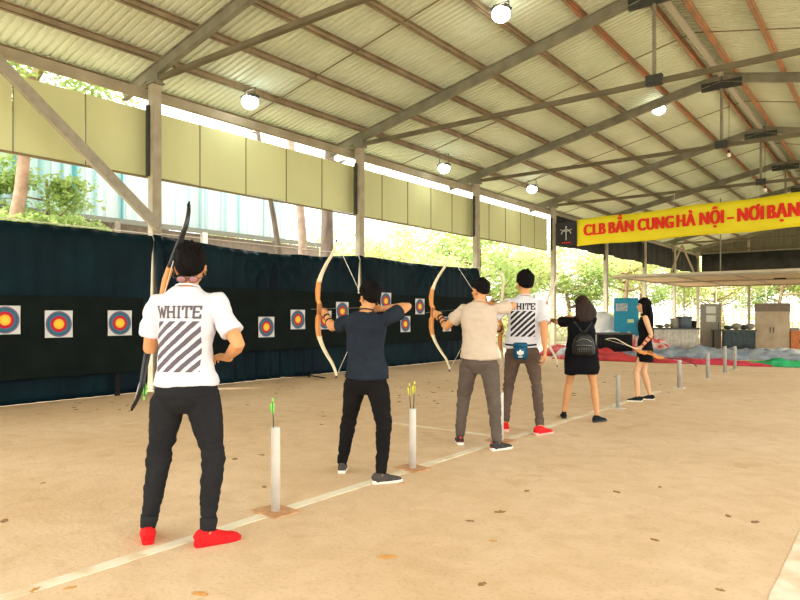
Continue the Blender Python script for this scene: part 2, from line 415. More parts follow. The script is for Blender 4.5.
for px, py, lab in tl:
    p = ONX(px, py, -9.88)
    if tg0 is None:
        b = NB(); n = 6
        vs = [[b.verts.new((.004*math.sin(i*1.3+j), (i/n-.5)*.40, (j/n-.5)*.40)) for j in range(n+1)] for i in range(n+1)]
        for i in range(n):
            for j in range(n): b.faces.new((vs[i][j], vs[i+1][j], vs[i+1][j+1], vs[i][j+1]))
        tg0 = obj('target_face', b, M_tgt); md = tg0.modifiers.new('s', 'SOLIDIFY'); md.thickness = .004; o = tg0
    else: o = tg0.copy(); COL.objects.link(o)
    o.location = p; tag(o, 'square paper ' + lab, 'target', 'paper targets on the boards')

# ------------------------------------------------------------------ lamps under the roof
M_lens = mat('lamp_glow', (1, .97, .86), .4, emit=8)
M_cool = mat('lamp_glow_cool', (.93, 1, .96), .4, emit=8)
def lamp(px, py, xx, lab, cool=False):
    p = None; r = (px-400)/FPX
    # position on the vertical plane x = xx
    d = xx/(FW.x+r*RT.x); p = PD(px, py, d)
    t = thing('floodlight', lab, 'lamp', p, 0, 'floodlights under the roof')
    b = NB(); box(b, -.17, .17, -.11, .11, .025, .085); bmesh.ops.bevel(b, geom=b.edges[:], offset=.02, segments=2, affect='EDGES'); obj('housing', b, M_dark, t)
    b = NB(); ell(b, (0, 0, -.04), (.165, .165, .14)); obj('lens', b, M_cool if cool else M_lens, t, True)
    b = NB(); ztop = zroof(xx)+.20-p.z; xp = min(px_list, key=lambda q: abs(q-xx)); beam(b, (0, 0, max(.15, ztop)), (xp-xx, 0, zroof(xp)+.26-p.z), .03, .02)
    for s in (-1, 1): beam(b, (s*.15, 0, .05), (s*.15, 0, max(.15, ztop)), .02, .02, (1, 0, 0))
    beam(b, (-.16, 0, max(.15, ztop)), (.16, 0, max(.15, ztop)), .03, .02); obj('bracket', b, M_steel, t)
    ld = bpy.data.lights.new('floodlight_glow', 'SPOT'); ld.energy = 6; ld.spot_size = rad(150); ld.shadow_soft_size = .12; ld.color = (.95, 1, .92) if cool else (1, .95, .8)
    lo = bpy.data.objects.new('floodlight_glow', ld); COL.objects.link(lo); lo.parent = t; lo.location = (0, 0, -.22)
lamp(250, 100, -10.05, 'bright floodlight under the eave between the first two columns', True)
lamp(444, 167, -9.95, 'bright floodlight under the eave left of the third column', True)
lamp(532, 188, -9.7, 'bright floodlight under the eave right of the third column', True)
lamp(501, 12, -5.55, 'bright floodlight at the top centre of the picture')
lamp(659, 108, -5.05, 'bright floodlight near the ridge, to the right')
def bulb(px, py, d, zt, lab):
    p = PD(px, py, d); zt = zroof(p.x)+.42; t = thing('hanging_bulb', lab, 'light bulb', p, 0)
    b = NB(); ell(b, (0, 0, 0), (.05, .05, .06)); obj('globe', b, mat('bulb_white', (.9, .88, .8), .3), t, True)
    b = NB(); tube(b, [(0, 0, .05), (0, 0, .13)], .025, 8); obj('socket', b, M_dark, t)
    b = NB(); tube(b, [(0, 0, .12), (0, 0, zt-p.z)], .006, 6); obj('cord', b, M_blkm, t)
bulb(729, 155, 17.5, 7.0, 'white bulb hanging below the third truss, right of centre')
bulb(765, 190, 19.5, 6.7, 'white bulb hanging just above the yellow banner')

# ------------------------------------------------------------------ banner
YB = 22.75
bl, br_ = ONY(556, 230, YB).x, 1.2
t = thing('banner', 'long yellow banner with red Vietnamese lettering hung across the hall', 'banner', (0, YB, 0))
xL = ONY(577, 230, YB).x
def bz(x): q = (x-xL)/(-2.4-xL); return lerp(3.81, 3.94, q), lerp(4.77, 4.98, q)
b = NB(); n = 60; vs = []
for i in range(n+1):
    xx = lerp(xL, br_, i/n); vs.append([b.verts.new((xx, .02*math.sin(i*.8), lerp(bz(xx)[0], bz(xx)[1], k/6)+.02*math.sin(i*.35))) for k in range(7)])
for i in range(n):
    for k in range(6): b.faces.new((vs[i][k], vs[i+1][k], vs[i+1][k+1], vs[i][k+1]))
o = obj('banner_cloth', b, mat('banner_yellow', (.90, .78, .02), .6, var=.06, vscale=1), t, True); md = o.modifiers.new('s', 'SOLIDIFY'); md.thickness = .01; md.offset = -1
M_red = mat('banner_red', (.80, .03, .01), .6)
def text_bm(s, offset=0.0):
    cu = bpy.data.curves.new('t', 'FONT'); cu.body = s; cu.size = 1; cu.offset = offset; cu.resolution_u = 6; cu.space_character = 1.10; cu.extrude = .0
    o = bpy.data.objects.new('t', cu); COL.objects.link(o)
    dg = bpy.context.evaluated_depsgraph_get(); e = o.evaluated_get(dg); bm = bmesh.new(); bm.from_mesh(e.to_mesh()); e.to_mesh_clear()
    bpy.data.objects.remove(o); bpy.data.curves.remove(cu); return bm
words = [('CLB', 584, 605), ('BẮN', 609, 633), ('CUNG', 638, 673), ('HÀ', 677, 695), ('NỘI', 700, 723), ('-', 728, 733), ('NƠI', 738, 763), ('BẠN', 768, 799)]
for s, pa, pb in words:
    bm = text_bm(s, .008); xa, xb = ONY(pa, 220, YB-.05).x, ONY(pb, 220, YB-.05).x
    x0 = min(v.co.x for v in bm.verts); x1 = max(v.co.x for v in bm.verts)
    for v in bm.verts:
        X = xa+(v.co.x-x0)/(x1-x0)*(xb-xa); q_ = (X-xL)/(-2.4-xL); Z = lerp(4.17, 4.27, q_)+v.co.y*lerp(.56, .60, q_); v.co = Vector((X, -.035, Z))
    g0 = list(bm.faces)
    for dx, dy in ((-.03, -.001), (.03, -.002), (-.015, -.003), (.015, -.004)):
        gg = bmesh.ops.duplicate(bm, geom=g0)['geom']
        for v in gg:
            if isinstance(v, bmesh.types.BMVert): v.co.x += dx; v.co.y += dy
    obj('lettering', bm, M_red, t)
# dark emblem square at the banner's left end
b = NB(); box(b, bl, xL, -.02, 0, 3.88, 4.72); lg = obj('emblem', b, mat('emblem_black', (.03, .03, .035), .7, var=.3, vscale=5), t)
cx, cz, sc = (bl+xL)/2, 4.36, .22
b = NB()
for s in (-1, 1):
    pts = [(cx+s*sc*(.12+.75*math.sin(a)), -.03, cz-.06+sc*(1.0*math.cos(a)-.35)) for a in [k*.18 for k in range(8)]]
    tube(b, pts, .018, 6)
tube(b, [(cx, -.03, cz-.30), (cx, -.03, cz+.14)], .02, 6); ell(b, (cx, -.03, cz+.18), (.035, .01, .04))
tube(b, [(cx-.22, -.03, cz+.1), (cx, -.03, cz+.0), (cx+.22, -.03, cz+.1)], .014, 6)
obj('emblem_mark', b, mat('emblem_white', (.50, .52, .50), .7), lg)
b = NB()
for k in range(5): box(b, cx-.16+k*.07, cx-.115+k*.07, -.03, -.02, 3.94, 3.99)
obj('emblem_caption', b, M_red, lg)
b = NB()
for xx in (xL+.1, -6, -3.5, -.8, 1.1): tube(b, [(xx, 0, 4.95), (xx, .12, 5.38)], .006, 5)
obj('cord', b, M_str, t)

# ------------------------------------------------------------------ archery gear
def make_bow(grip, up, fwd, L, lab, limb=None, draw=0., riser=None, slim=1., string=True, half_r=.27, nock=None):
    """grip: world point; up: along the bow; fwd: towards the target"""
    up = Vector(up).normalized(); fwd = Vector(fwd); fwd = (fwd-up*fwd.dot(up)).normalized(); sd = up.cross(fwd)
    M = Matrix((sd, fwd, up)).transposed().to_4x4(); M.translation = Vector(grip)
    t = bpy.data.objects.new('recurve_bow', None); COL.objects.link(t); t.matrix_world = M; t.empty_display_size = .1
    tag(t, lab, 'bow', 'recurve bows held by the archers')
    hl = L/2; rs = half_r
    # riser
    zs = [-rs, -rs*.85, -rs*.6, -rs*.3, -.05, .05, rs*.3, rs*.6, rs*.85, rs]
    ys = [-.005, .005, .018, .016, -.004, -.004, .018, .02, .006, -.005]
    wy = [.010, .022, .026, .028, .026, .024, .024, .026, .020, .010]; wx = [.020, .021, .022, .020, .017, .016, .014, .020, .021, .020]
    b = NB(); loft(b, [(0, y, z) for y, z in zip(ys, zs)], wx, wy, side=(1, 0, 0), n=14, p=2.6); bmesh.ops.subdivide_edges(b, edges=b.edges[:], cuts=1, smooth=.5)
    obj('riser', b, riser or M_wood, t, True)
    b = NB(); loft(b, [(0, -.012, -.05), (0, -.016, 0), (0, -.01, .045)], [.019, .021, .018], [.022, .026, .022], n=12); obj('grip', b, M_blkm if limb is M_blk else mat('grip_brown', (.32, .12, .04), .6), t, True)
    for s in (-1, 1):
        pts, rx, ry = [], [], []
        for k in range(15):
            u = k/14; z = rs*.88+(hl-rs*.88)*u
            base = -.01-u**1.45*(.11+.42*draw)
            rec = .10*max(0, (u-.62)/.38)**1.8*(1-draw*.35)
            pts.append((0, base+rec+.004, s*(z-draw*.12*u))); rx.append(lerp(.024, .012, u)); ry.append(lerp(.0075, .005, u))
        b = NB(); loft(b, pts, rx, ry, side=(1, 0, 0), n=8, p=4); tip = pts[-1]
        lo = obj('limb', b, (limb[0 if s < 0 else 1] if isinstance(limb, tuple) else limb) or M_limb, t, True)
        b = NB(); tube(b, [tip, (0, tip[1]+.006, tip[2]+s*.02)], [.009, .006], 8); obj('limb_tip', b, M_blk, lo)
        if s > 0: tt = tip
        else: tb = tip
    if string:
        mid = None
        if nock is not None: mid = M.inverted() @ Vector(nock)
        b = NB(); tt2, tb2 = Vector(tt), Vector(tb)
        if mid is None: tube(b, [tt2, (0, tt2.y-.004, 0), tb2], .0022, 5)
        else: tube(b, [tt2, mid], .0022, 5); tube(b, [mid, tb2], .0022, 5)
        obj('bow_string', b, M_str, t)
    return t
def make_arrow(tail, tip, lab, colr, group=None):
    tail, tip = Vector(tail), Vector(tip); ax = (tip-tail).normalized(); s = ax.orthogonal().normalized(); u = ax.cross(s)
    M = Matrix((s, u, ax)).transposed().to_4x4(); M.translation = tail; L = (tip-tail).length
    t = bpy.data.objects.new('arrow', None); COL.objects.link(t); t.matrix_world = M; t.empty_display_size = .05
    tag(t, lab, 'arrow', group)
    b = NB(); tube(b, [(0, 0, 0), (0, 0, L-.02)], .004, 6); obj('shaft', b, mat('arrow_shaft', (.06, .06, .05), .4), t)
    b = NB(); tube(b, [(0, 0, L-.03), (0, 0, L)], [.0048, .001], 6); obj('point', b, M_steel, t)
    b = NB()
    for k in range(3):
        a = k*2*PI/3; e = Vector((math.cos(a), math.sin(a), 0)); q = Vector((-math.sin(a), math.cos(a), 0))*.0012
        pr = [(0.004, .02), (.018, .028), (.014, .07), (.004, .095)]
        A = [b.verts.new(e*r_+q+Vector((0, 0, z))) for r_, z in pr]; B = [b.verts.new(e*r_-q+Vector((0, 0, z))) for r_, z in pr]
        b.faces.new(A); b.faces.new(B[::-1])
        for i in range(4): b.faces.new((A[i], B[i], B[(i+1) % 4], A[(i+1) % 4]))
    obj('fletching', b, colr, t)
    b = NB(); tube(b, [(0, 0, -.012), (0, 0, .012)], .0055, 6); obj('nock', b, colr, t)
M_grn = mat('fletch_green', (.25, .85, .12), .6); M_yel = mat('fletch_yellow', (.85, .80, .10), .6)

# ------------------------------------------------------------------ people
def hand(bm, wr, d, pn, s, side, curl=.6, spread=.12):
    """wr wrist, d direction of the hand, pn palm normal (towards what it holds), side=+1 thumb on the d x pn side"""
    d = Vector(d).normalized(); pn = Vector(pn); pn = (pn-d*pn.dot(d)).normalized(); a = d.cross(pn)*side     # a: towards thumb
    k = s
    loft(bm, [wr-d*.02*k, wr+d*.02*k, wr+d*.05*k, wr+d*.085*k], [.025*k, .032*k, .040*k, .040*k], [.020*k, .017*k, .016*k, .013*k], side=a, n=14, p=2.5, round_ends=True)
    for i, (off, ln) in enumerate(((.029, .074), (.010, .082), (-.010, .076), (-.029, .060))):
        p0 = wr+d*.075*k+a*off*k; ang = 0; pts = [p0]; rr = [.0092*k]
        dd = (d+a*off/.029*spread).normalized()
        for j, fr in enumerate((.2, .40, .32, .26)):
            if j: ang += curl*(1.25 if j < 3 else .9)
            v = dd*math.cos(ang)+pn*math.sin(ang); pts.append(pts[-1]+v*ln*fr*k); rr.append((.0090, .0086, .0080, .0070)[j]*k)
        tube(bm, pts, rr, 8, True)
    p0 = wr+d*.025*k+a*.026*k; v = (d*.65+a*.75+pn*.25).normalized(); p1 = p0+v*.035*k
    v2 = (d*.8+a*.25+pn*(.3+.7*curl)).normalized(); p2 = p1+v2*.032*k; v3 = (d*.7-a*.2*curl+pn*(.2+.9*curl)).normalized(); p3 = p2+v3*.025*k
    tube(bm, [p0, p1, p2, p3], [.015*k, .012*k, .0105*k, .009*k], 8, True)

def person(label, loc, deg, H, P, O):
    s = H/1.7; root = thing('person', label, 'person', (loc[0], loc[1], 0), rad(deg))
    RI = Matrix.Rotation(-rad(deg), 3, 'Z'); L0 = Vector((loc[0], loc[1], 0))
    def T(v):     # v: local tuple or ('px',px,py,depth)
        if isinstance(v, tuple) and v[0] == 'px': return RI @ (PD(v[1], v[2], v[3]) - L0)
        return Vector(v)
    fem = O.get('fem', False)
    aL, aR = T(P['aL']), T(P['aR']); aL.z = aR.z = .085*s
    pel = Vector((*P.get('pel', ((aL.x+aR.x)/2, (aL.y+aR.y)/2)), 0)); l1, l2 = .43*s, .41*s
    hw = .085*s; hips = {}
    zmax = []
    for a, sg in ((aL, -1), (aR, 1)):
        hx = pel.x+sg*hw; h2 = (a.x-hx)**2+(a.y-pel.y)**2; zmax.append(.085*s+math.sqrt(max(.01, ((l1+l2)*.992)**2-h2)))
    zp = min(zmax+[.92*s]); pel.z = zp
    hL, hR = Vector((pel.x-hw, pel.y, zp)), Vector((pel.x+hw, pel.y, zp))
    kh = P.get('kh', ((-.15, 1, 0), (.15, 1, 0)))
    kL, _ = ik(hL, aL, l1, l2, kh[0]); kR, _ = ik(hR, aR, l1, l2, kh[1])
    co = Vector((*P.get('chest', (0, 0)), 0)); sh_roll = P.get('roll', 0.)
    def sp(z):   # spine point at height z above the pelvis (unscaled metres)
        return pel+co*min(1.15, max(-.2, z/.5))+Vector((0, 0, z*s))
    yaw = rad(P.get('twist', 0))
    SV = Vector((math.cos(yaw), math.sin(yaw), 0))
    def sv(z): t = min(1, max(0, z/.4)); return Vector((math.cos(yaw*t), math.sin(yaw*t), 0))
    shw = (.155 if fem else .182)*s
    sL = sp(.466)-SV*shw+Vector(P.get('shL', (0, 0, 0)))*s+Vector((0, 0, sh_roll)); sR = sp(.466)+SV*shw+Vector(P.get('shR', (0, 0, 0)))*s-Vector((0, 0, sh_roll))
    u1, u2 = .285*s, .25*s
    eL, wL = ik(sL, T(P['wL']), u1, u2, P.get('eL', (-1, -.5, -.3))); eR, wR = ik(sR, T(P['wR']), u1, u2, P.get('eR', (1, -.5, -.3)))
    hc = sp(.674)+Vector(P.get('head', (0, .02, 0)))*s
    hy = rad(P.get('hyaw', 0)); hp = rad(P.get('hpitch', 0)); hr = rad(P.get('hroll', 0))
    MH = Matrix.Translation(hc) @ Matrix.Rotation(hy, 4, 'Z') @ Matrix.Rotation(-hp, 4, 'X') @ Matrix.Rotation(hr, 4, 'Y') @ Matrix.Scale(s*P.get('hs', 1), 4)
    skin = O.get('skin', M_skin); f = .9 if fem else 1.0
    # ---- body
    b = NB()
    zt = [-.09, -.03, .05, .13, .20, .29, .38, .46, .505, .535, .555]
    rx = [.12, .160, .155, .142, .135, .145, .156, .158, .125, .085, .060]
    ry = [.09, .105, .105, .098, .095, .102, .108, .098, .082, .065, .054]
    if fem: rx = [a*q for a, q in zip(rx, (1.02, 1.02, 1, .88, .84, .86, .88, .88, .88, .88, .85))]; ry = [a*.92 for a in ry]
    cs = [sp(z) for z in zt]
    # torso ring by ring with twist
    rings = []
    def torso(bm, zl, rxl, ryl, n=32, p=2.35, yofs=None):
        prev = None; rs = []
        for i, z in enumerate(zl):
            c = sp(z); sx = sv(z); fy = Vector((-sx.y, sx.x, 0)); ring = []
            for k in range(n):
                a = 2*PI*k/n; ca, sa = math.cos(a), math.sin(a)
                ring.append(bm.verts.new(c+sx*(rxl[i]*s*math.copysign(abs(ca)**(2/p), ca))+fy*(ryl[i]*s*math.copysign(abs(sa)**(2/p), sa)+(yofs[i]*s if yofs else 0))))
            rs.append(ring)
        for a, c in zip(rs, rs[1:]):
            for k in range(n): bm.faces.new((a[k], a[(k+1) % n], c[(k+1) % n], c[k]))
        bm.faces.new(rs[0][::-1]); bm.faces.new(rs[-1])
    torso(b, zt, [a*(.96 if z > .5 else .88) for a, z in zip(rx, zt)], [a*(.96 if z > .5 else .84) for a, z in zip(ry, zt)])
    nb = sp(.52)
    loft(b, [nb, nb.lerp(hc, .45), MH @ Vector((0, -.018, -.03))], [.060*s*f, .053*s*f, .052*s*f], [.058*s*f, .054*s*f, .055*s*f], n=18)
    # head
    ell(b, (0, -.012, .030), (.074, .093, .084), MH, 4); ell(b, (0, .018, -.035), (.058, .068, .068), MH, 4)
    ell(b, (0, .050, -.080), (.030, .030, .025), MH, 3); ell(b, (0, .064, .028), (.052, .020, .016), MH, 3)
    ell(b, (0, .090, -.012), (.011, .016, .024), MH, 3); ell(b, (0, .098, -.026), (.014, .012, .009), MH, 3)
    ell(b, (0, .078, -.052), (.022, .012, .005), MH, 3); ell(b, (0, .077, -.060), (.019, .012, .006), MH, 3)
    for q in (-1, 1):
        ell(b, (q*.044, .055, -.02), (.020, .020, .016), MH, 2)
        ell(b, (q*.078, -.005, -.012), (.009, .019, .031), MH, 3)
        tube(b, [MH @ Vector((q*.08, .008, .012)), MH @ Vector((q*.087, -.014, .018)), MH @ Vector((q*.086, -.024, -.005)), MH @ Vector((q*.08, -.008, -.04))], .006*s, 6, True)
    # arms
    for S_, E_, W_, sg in ((sL, eL, wL, -1), (sR, eR, wR, 1)):
        ax = (E_-S_).normalized(); cv = .78 if O.get('sleeve', .7) else .95
        A1 = (.050*cv, .052*cv, .046*cv, .041, .038, .041, .034, .027, .026); A2 = (.050*cv, .052*cv, .046*cv, .041, .038, .041, .032, .023, .021)
        loft(b, [S_+ax*(.015 if O.get('sleeve', .7) else -.02)*s, S_+ax*.06*s, S_.lerp(E_, .45), S_.lerp(E_, .8), E_, E_.lerp(W_, .22), E_.lerp(W_, .55), E_.lerp(W_, .85), W_],
             [r_*s*f for r_ in A1], [r_*s*f for r_ in A2], side=(0, 0, 1), n=16, round_ends=True)
    for k_, W_, E_, sd_ in (('L', wL, eL, 1), ('R', wR, eR, -1)):
        hd = Vector(P.get('h'+k_, tuple(W_-E_))); pn = P.get('p'+k_, (0, 1, 0)); hand(b, W_, hd, pn, s*(.92 if fem else 1), sd_*P.get('tf'+k_, 1), P.get('curl'+k_, .55))
    # legs
    lr = (.066, .062, .052, .044, .042, .046, .044, .035, .031) if O.get('trousers') else (.078, .076, .066, .054, .050, .054, .054, .042, .033)
    for h_, k_, a_ in ((hL, kL, aL), (hR, kR, aR)):
        loft(b, [h_+Vector((0, 0, -.01)), h_.lerp(k_, .25), h_.lerp(k_, .6), h_.lerp(k_, .88), k_, k_.lerp(a_, .2), k_.lerp(a_, .4), k_.lerp(a_, .7), a_, a_-Vector((0, 0, .02*s))],
             [r_*s*f for r_ in lr]+[.033*s*f], [r_*s*f for r_ in lr]+[.036*s*f], side=(1, 0, 0), n=18, round_ends=True)
    bb = remesh(b, .0055, 2)
    body = obj('body', bb, skin, root, True)
    # eyes
    for q in (-1, 1):
        b = NB(); ell(b, (q*.031, .072, .008), (.011, .009, .007), MH, 2); obj('eye', b, M_blk, body, True)
        b = NB(); tube(b, [MH @ Vector((q*.017, .084, .027)), MH @ Vector((q*.032, .082, .031)), MH @ Vector((q*.046, .072, .025))], .003*s, 6, True); obj('eyebrow', b, M_hair, body, True)
    # ---- hair
    b = NB(); ell(b, (0, 0, 0), (1, 1, 1), None, 5); hk = O.get('hair', 'short'); vol = O.get('hvol', 1.0)
    for v in b.verts:
        n_ = v.co.normalized(); q = Vector((n_.x*.080, n_.y*.099-.014, n_.z*.092+.032))
        back = -q.y; lim = lerp(-.048, .055, max(0, min(1, (q.y+.075)/.14)))
        if abs(q.x) > .05 and q.y > -.03: lim = max(lim, .005)
        if hk == 'long': lim = min(lim, -.03) if q.y < .02 else lim-.02
        t_ = max(0, min(1, (q.z-lim)/.016))
        top = max(0, (q.z-.03)/.09); ns = noise.noise(Vector((q.x*42, q.y*42, q.z*24)))*.8+abs(noise.noise(Vector((q.x*110, q.y*110, q.z*60))))*1.1
        g = 1+((.06+.15*top)*vol+(.10*vol)*ns*(.35+top))*t_ - .16*(1-t_)
        v.co = MH @ Vector((n_.x*.080*g, n_.y*.099*g-.014, n_.z*.092*g+.032))
    obj('hair', b, M_hair, root, True) if hk == 'short' else None
    if hk == 'long':
        HL = O.get('hlen', .36); cb = NB()
        rh = MH.to_3x3()
        pts = []; ra = []; rb = []
        for k in range(14):
            u = k/13; top_ = MH @ Vector((0, -.035, .07)); z = -u*HL*s
            pts.append(top_+Vector((O.get('hside', 0)*u, 0, z))-(rh @ Vector((0, 1, 0))).normalized()*(.035*math.sin(min(1, u*1.6)*PI*.5)+.03*u)*s)
            ra.append(s*(.080+O.get('hwid', .03)*math.sin(u*PI*.75)-.01*u)); rb.append(s*(.066-.020*u))
        loft(cb, pts, ra, rb, side=rh @ Vector((1, 0, 0)), n=44, round_ends=True)
        bmesh.ops.subdivide_edges(cb, edges=cb.edges[:], cuts=1)
        cb.normal_update()
        for v in cb.verts:
            q = v.co; k = noise.noise(Vector((q.x*55, q.y*55, q.z*3)))*.012+noise.noise(Vector((q.x*120, q.y*120, q.z*5)))*.006
            v.co += v.normal*k
        me = bpy.data.meshes.new('x'); cb.to_mesh(me); cb.free(); b.from_mesh(me); bpy.data.meshes.remove(me)
        for q in (-1, 1):     # locks framing the face
            loft(b, [MH @ Vector((q*.050, .015, .085)), MH @ Vector((q*.078, -.005, .03)), MH @ Vector((q*.084, -.02, -.05)), MH @ Vector((q*.086, -.03, -.13)), MH @ Vector((q*.080, -.02, -.22))],
                 [.018*s, .022*s, .024*s, .022*s, .012*s], [.03*s, .036*s, .036*s, .03*s, .014*s], side=rh @ Vector((1, 0, 0)), n=12, round_ends=True)
        obj('hair', b, O.get('hairmat', M_hair), root, True)
    # ---- top
    lo_ = O.get('hem', -.02)
    b = NB()
    if O['top'] == 'tee':
        z2 = [lo_, lo_+.03, .08, .16, .24, .32, .40, .465, .51, .54, .556]
        ex = O.get('loose', .018)
        rx2 = [.172+ex, .168+ex, .156+ex, .147+ex, .145+ex, .150+ex*.9, .162+ex*.6, .168+.006, .134+.006, .098, .072]
        ry2 = [.128+ex, .124+ex, .114+ex, .106+ex, .106+ex, .110+ex*.8, .114+ex*.6, .106+.008, .090+.006, .074, .064]
        torso(b, z2, rx2, ry2)
        for S_, E_, sg in ((sL, eL, -1), (sR, eR, 1)):
            sl = O.get('sleeve', .72); ax = (E_-S_).normalized(); inn = (sp(.47)-S_)*.35
            loft(b, [S_+inn, S_-ax*.005*s+inn*.2, S_.lerp(E_, .25), S_.lerp(E_, sl*.7), S_.lerp(E_, sl)], [.050*s, .058*s, .066*s, .067*s, .070*s], [.050*s, .057*s, .062*s, .063*s, .064*s], side=(0, 0, 1), n=20)
    elif O['top'] == 'dress':
        z2 = O.get('dz', [-.255, -.17, -.05, .06, .16, .26, .35, .42, .47, .51, .54, .553])
        rx2 = O.get('drx', [.225, .228, .215, .195, .180, .172, .165, .160, .150, .120, .085, .064]); ry2 = O.get('dry', [.165, .165, .158, .142, .130, .124, .118, .112, .100, .084, .066, .058])
        torso(b, z2, rx2, ry2)
        if O.get('sleeve', .8):
            for S_, E_ in ((sL, eL), (sR, eR)):
                ax = (E_-S_).normalized(); inn = (sp(.47)-S_)*.35; sl = O.get('sleeve', .8)
                loft(b, [S_+inn, S_+inn*.2, S_.lerp(E_, .3), S_.lerp(E_, sl)], [.054*s, .066*s, .070*s, .074*s], [.054*s, .064*s, .068*s, .070*s], side=(0, 0, 1), n=20)
    b = remesh(b, .0075, 3)
    wa = O.get('wr', .012)*s
    wrinkle(b, wa*1.5, (4.5, 4.5, 7), O.get('seed', 0)); wrinkle(b, wa*.5, (11, 11, 16), O.get('seed', 0)+5)
    # folds that pull from the armpits to the hem
    shirt = obj('shirt' if O['top'] == 'tee' else 'dress', b, O['topmat'], root, True)
    # collar
    b = NB(); cc = sp(.556); rg = []
    for k in range(28):
        a = 2*PI*k/28; rg.append(cc+SV*(.066*s*math.cos(a)*f)+Vector((-SV.y, SV.x, 0))*(.060*s*math.sin(a)*f)+Vector((0, 0, -.014*s*math.sin(a))))
    tube(b, rg+[rg[0]], .006*s, 8); obj('collar', b, O['topmat'], shirt, True)
    # ---- trousers
    if O.get('trousers'):
        b = NB(); wz = [-.165, -.115, -.06, 0, .05, .09]
        torso(b, wz, [.07, .130, .172, .158, .134, .120], [.07, .108, .128, .120, .100, .088], p=2.3, yofs=[0, 0, -.006, -.010, -.004, 0])
        tr = O.get('leg', (.086, .100, .086, .070, .068, .064, .058, .048, .047)); cl = O.get('crop', .93)
        for h_, k_, a_ in ((hL, kL, aL), (hR, kR, aR)):
            end = k_.lerp(a_, cl)
            loft(b, [h_+Vector((0, 0, -.02)), h_.lerp(k_, .25), h_.lerp(k_, .6), h_.lerp(k_, .88), k_, k_.lerp(a_, .25), k_.lerp(a_, .5), k_.lerp(a_, cl-.12), end],
                 [q*s for q in tr], [q*1.05*s for q in tr], side=(1, 0, 0), n=24)
        b = remesh(b, .0075, 3)
        kz = (kL.z+kR.z)/2
        def wf(q): return .5+1.1*math.exp(-((q.z-kz)/.14)**2)+1.0*math.exp(-((q.z-.2)/.09)**2)+.6*math.exp(-((q.z-zp+.05)/.08)**2)
        wrinkle(b, .0065*s, (10, 10, 24), O.get('seed', 0)+2, wf); wrinkle(b, .006*s, (4, 4, 7), O.get('seed', 0)+12)
        tro = obj('trousers', b, O['trousers'], root, True)
        for k_, a_ in ((kL, aL), (kR, aR)):
            end = k_.lerp(a_, cl); b = NB(); ax = (a_-k_).normalized()
            loft(b, [end-ax*.035*s, end, end+ax*.035*s], [.050*s, .047*s, .042*s], [.052*s, .049*s, .044*s], n=20); obj('cuff', b, O.get('cuffmat', O['trousers']), tro, True)
    # ---- shoes
    for a_, ang, sg in ((aL, P.get('toeL', -10), -1), (aR, P.get('toeR', 10), 1)):
        td = Vector((math.sin(rad(ang)), math.cos(rad(ang)), 0)); sd_ = Vector((td.y, -td.x, 0)); g = Vector((a_.x, a_.y, 0)); q = s*(.88 if fem else .92)
        st = [(-.075, .026, .030, .045), (-.055, .036, .046, .060), (-.01, .038, .050, .062), (.05, .041, .040, .052), (.10, .045, .030, .042), (.15, .044, .024, .036), (.185, .032, .018, .030), (.20, .015, .010, .026)]
        b = NB(); loft(b, [g+td*x*q+Vector((0, 0, z*.62*q)) for x, r1, r2, z in st], [r1*q*1.06 for _, r1, _, _ in st], [r2*q*1.36 for _, _, r2, _ in st], side=sd_, n=18, p=2.5)
        loft(b, [g+Vector((0, 0, .05*q))-td*.005*q, g+Vector((0, 0, .085*q))-td*.008*q, g+Vector((0, 0, .108*q))-td*.012*q], [.036*q, .036*q, .036*q], [.044*q, .044*q, .042*q], side=sd_, n=18)
        b = remesh(b, .006, 2)
        for v in b.verts: v.co.z = max(v.co.z, .012)
        shoe = obj('shoe', b, O['shoe'], root, True)
        b = NB(); so_ = [(-.082, .022), (-.070, .034), (-.02, .038), (.05, .042), (.11, .048), (.16, .045), (.195, .030), (.208, .012)]
        V0 = []; hs = O.get('solez', .026)*q
        out = [(x, r_) for x, r_ in so_]+[(x, -r_) for x, r_ in so_[::-1]]
        lo1 = [b.verts.new(g+td*x*q+sd_*r_*q*.97+Vector((0, 0, .001))) for x, r_ in out]; md1 = [b.verts.new(g+td*x*q+sd_*r_*q*1.04+Vector((0, 0, hs*.5))) for x, r_ in out]; up1 = [b.verts.new(g+td*x*q+sd_*r_*q+Vector((0, 0, hs*(1.25 if x < 0 else 1)))) for x, r_ in out]
        b.faces.new(lo1[::-1]); b.faces.new(up1)
        for A, B in ((lo1, md1), (md1, up1)):
            for k in range(len(out)): b.faces.new((A[k], A[(k+1) % len(out)], B[(k+1) % len(out)], B[k]))
        obj('sole', b, O['sole'], shoe, True)
        b = NB()
        for k in range(4):
            x = (.050+k*.022)*q; zz = (.080-k*.009)*q
            tube(b, [g+td*x-sd_*.022*q+Vector((0, 0, zz-.006)), g+td*(x+.004)+Vector((0, 0, zz+.004)), g+td*x+sd_*.022*q+Vector((0, 0, zz-.006))], .003*q, 6)
        obj('laces', b, O.get('lace', O['shoe']), shoe, True)
        if O.get('heel'):
            b = NB(); loft(b, [g-td*.079*q+Vector((0, 0, .03*q)), g-td*.075*q+Vector((0, 0, .095*q))], [.012*q, .016*q], [.008*q, .008*q], side=sd_, n=10); obj('heel_tab', b, O['heel'], shoe, True)
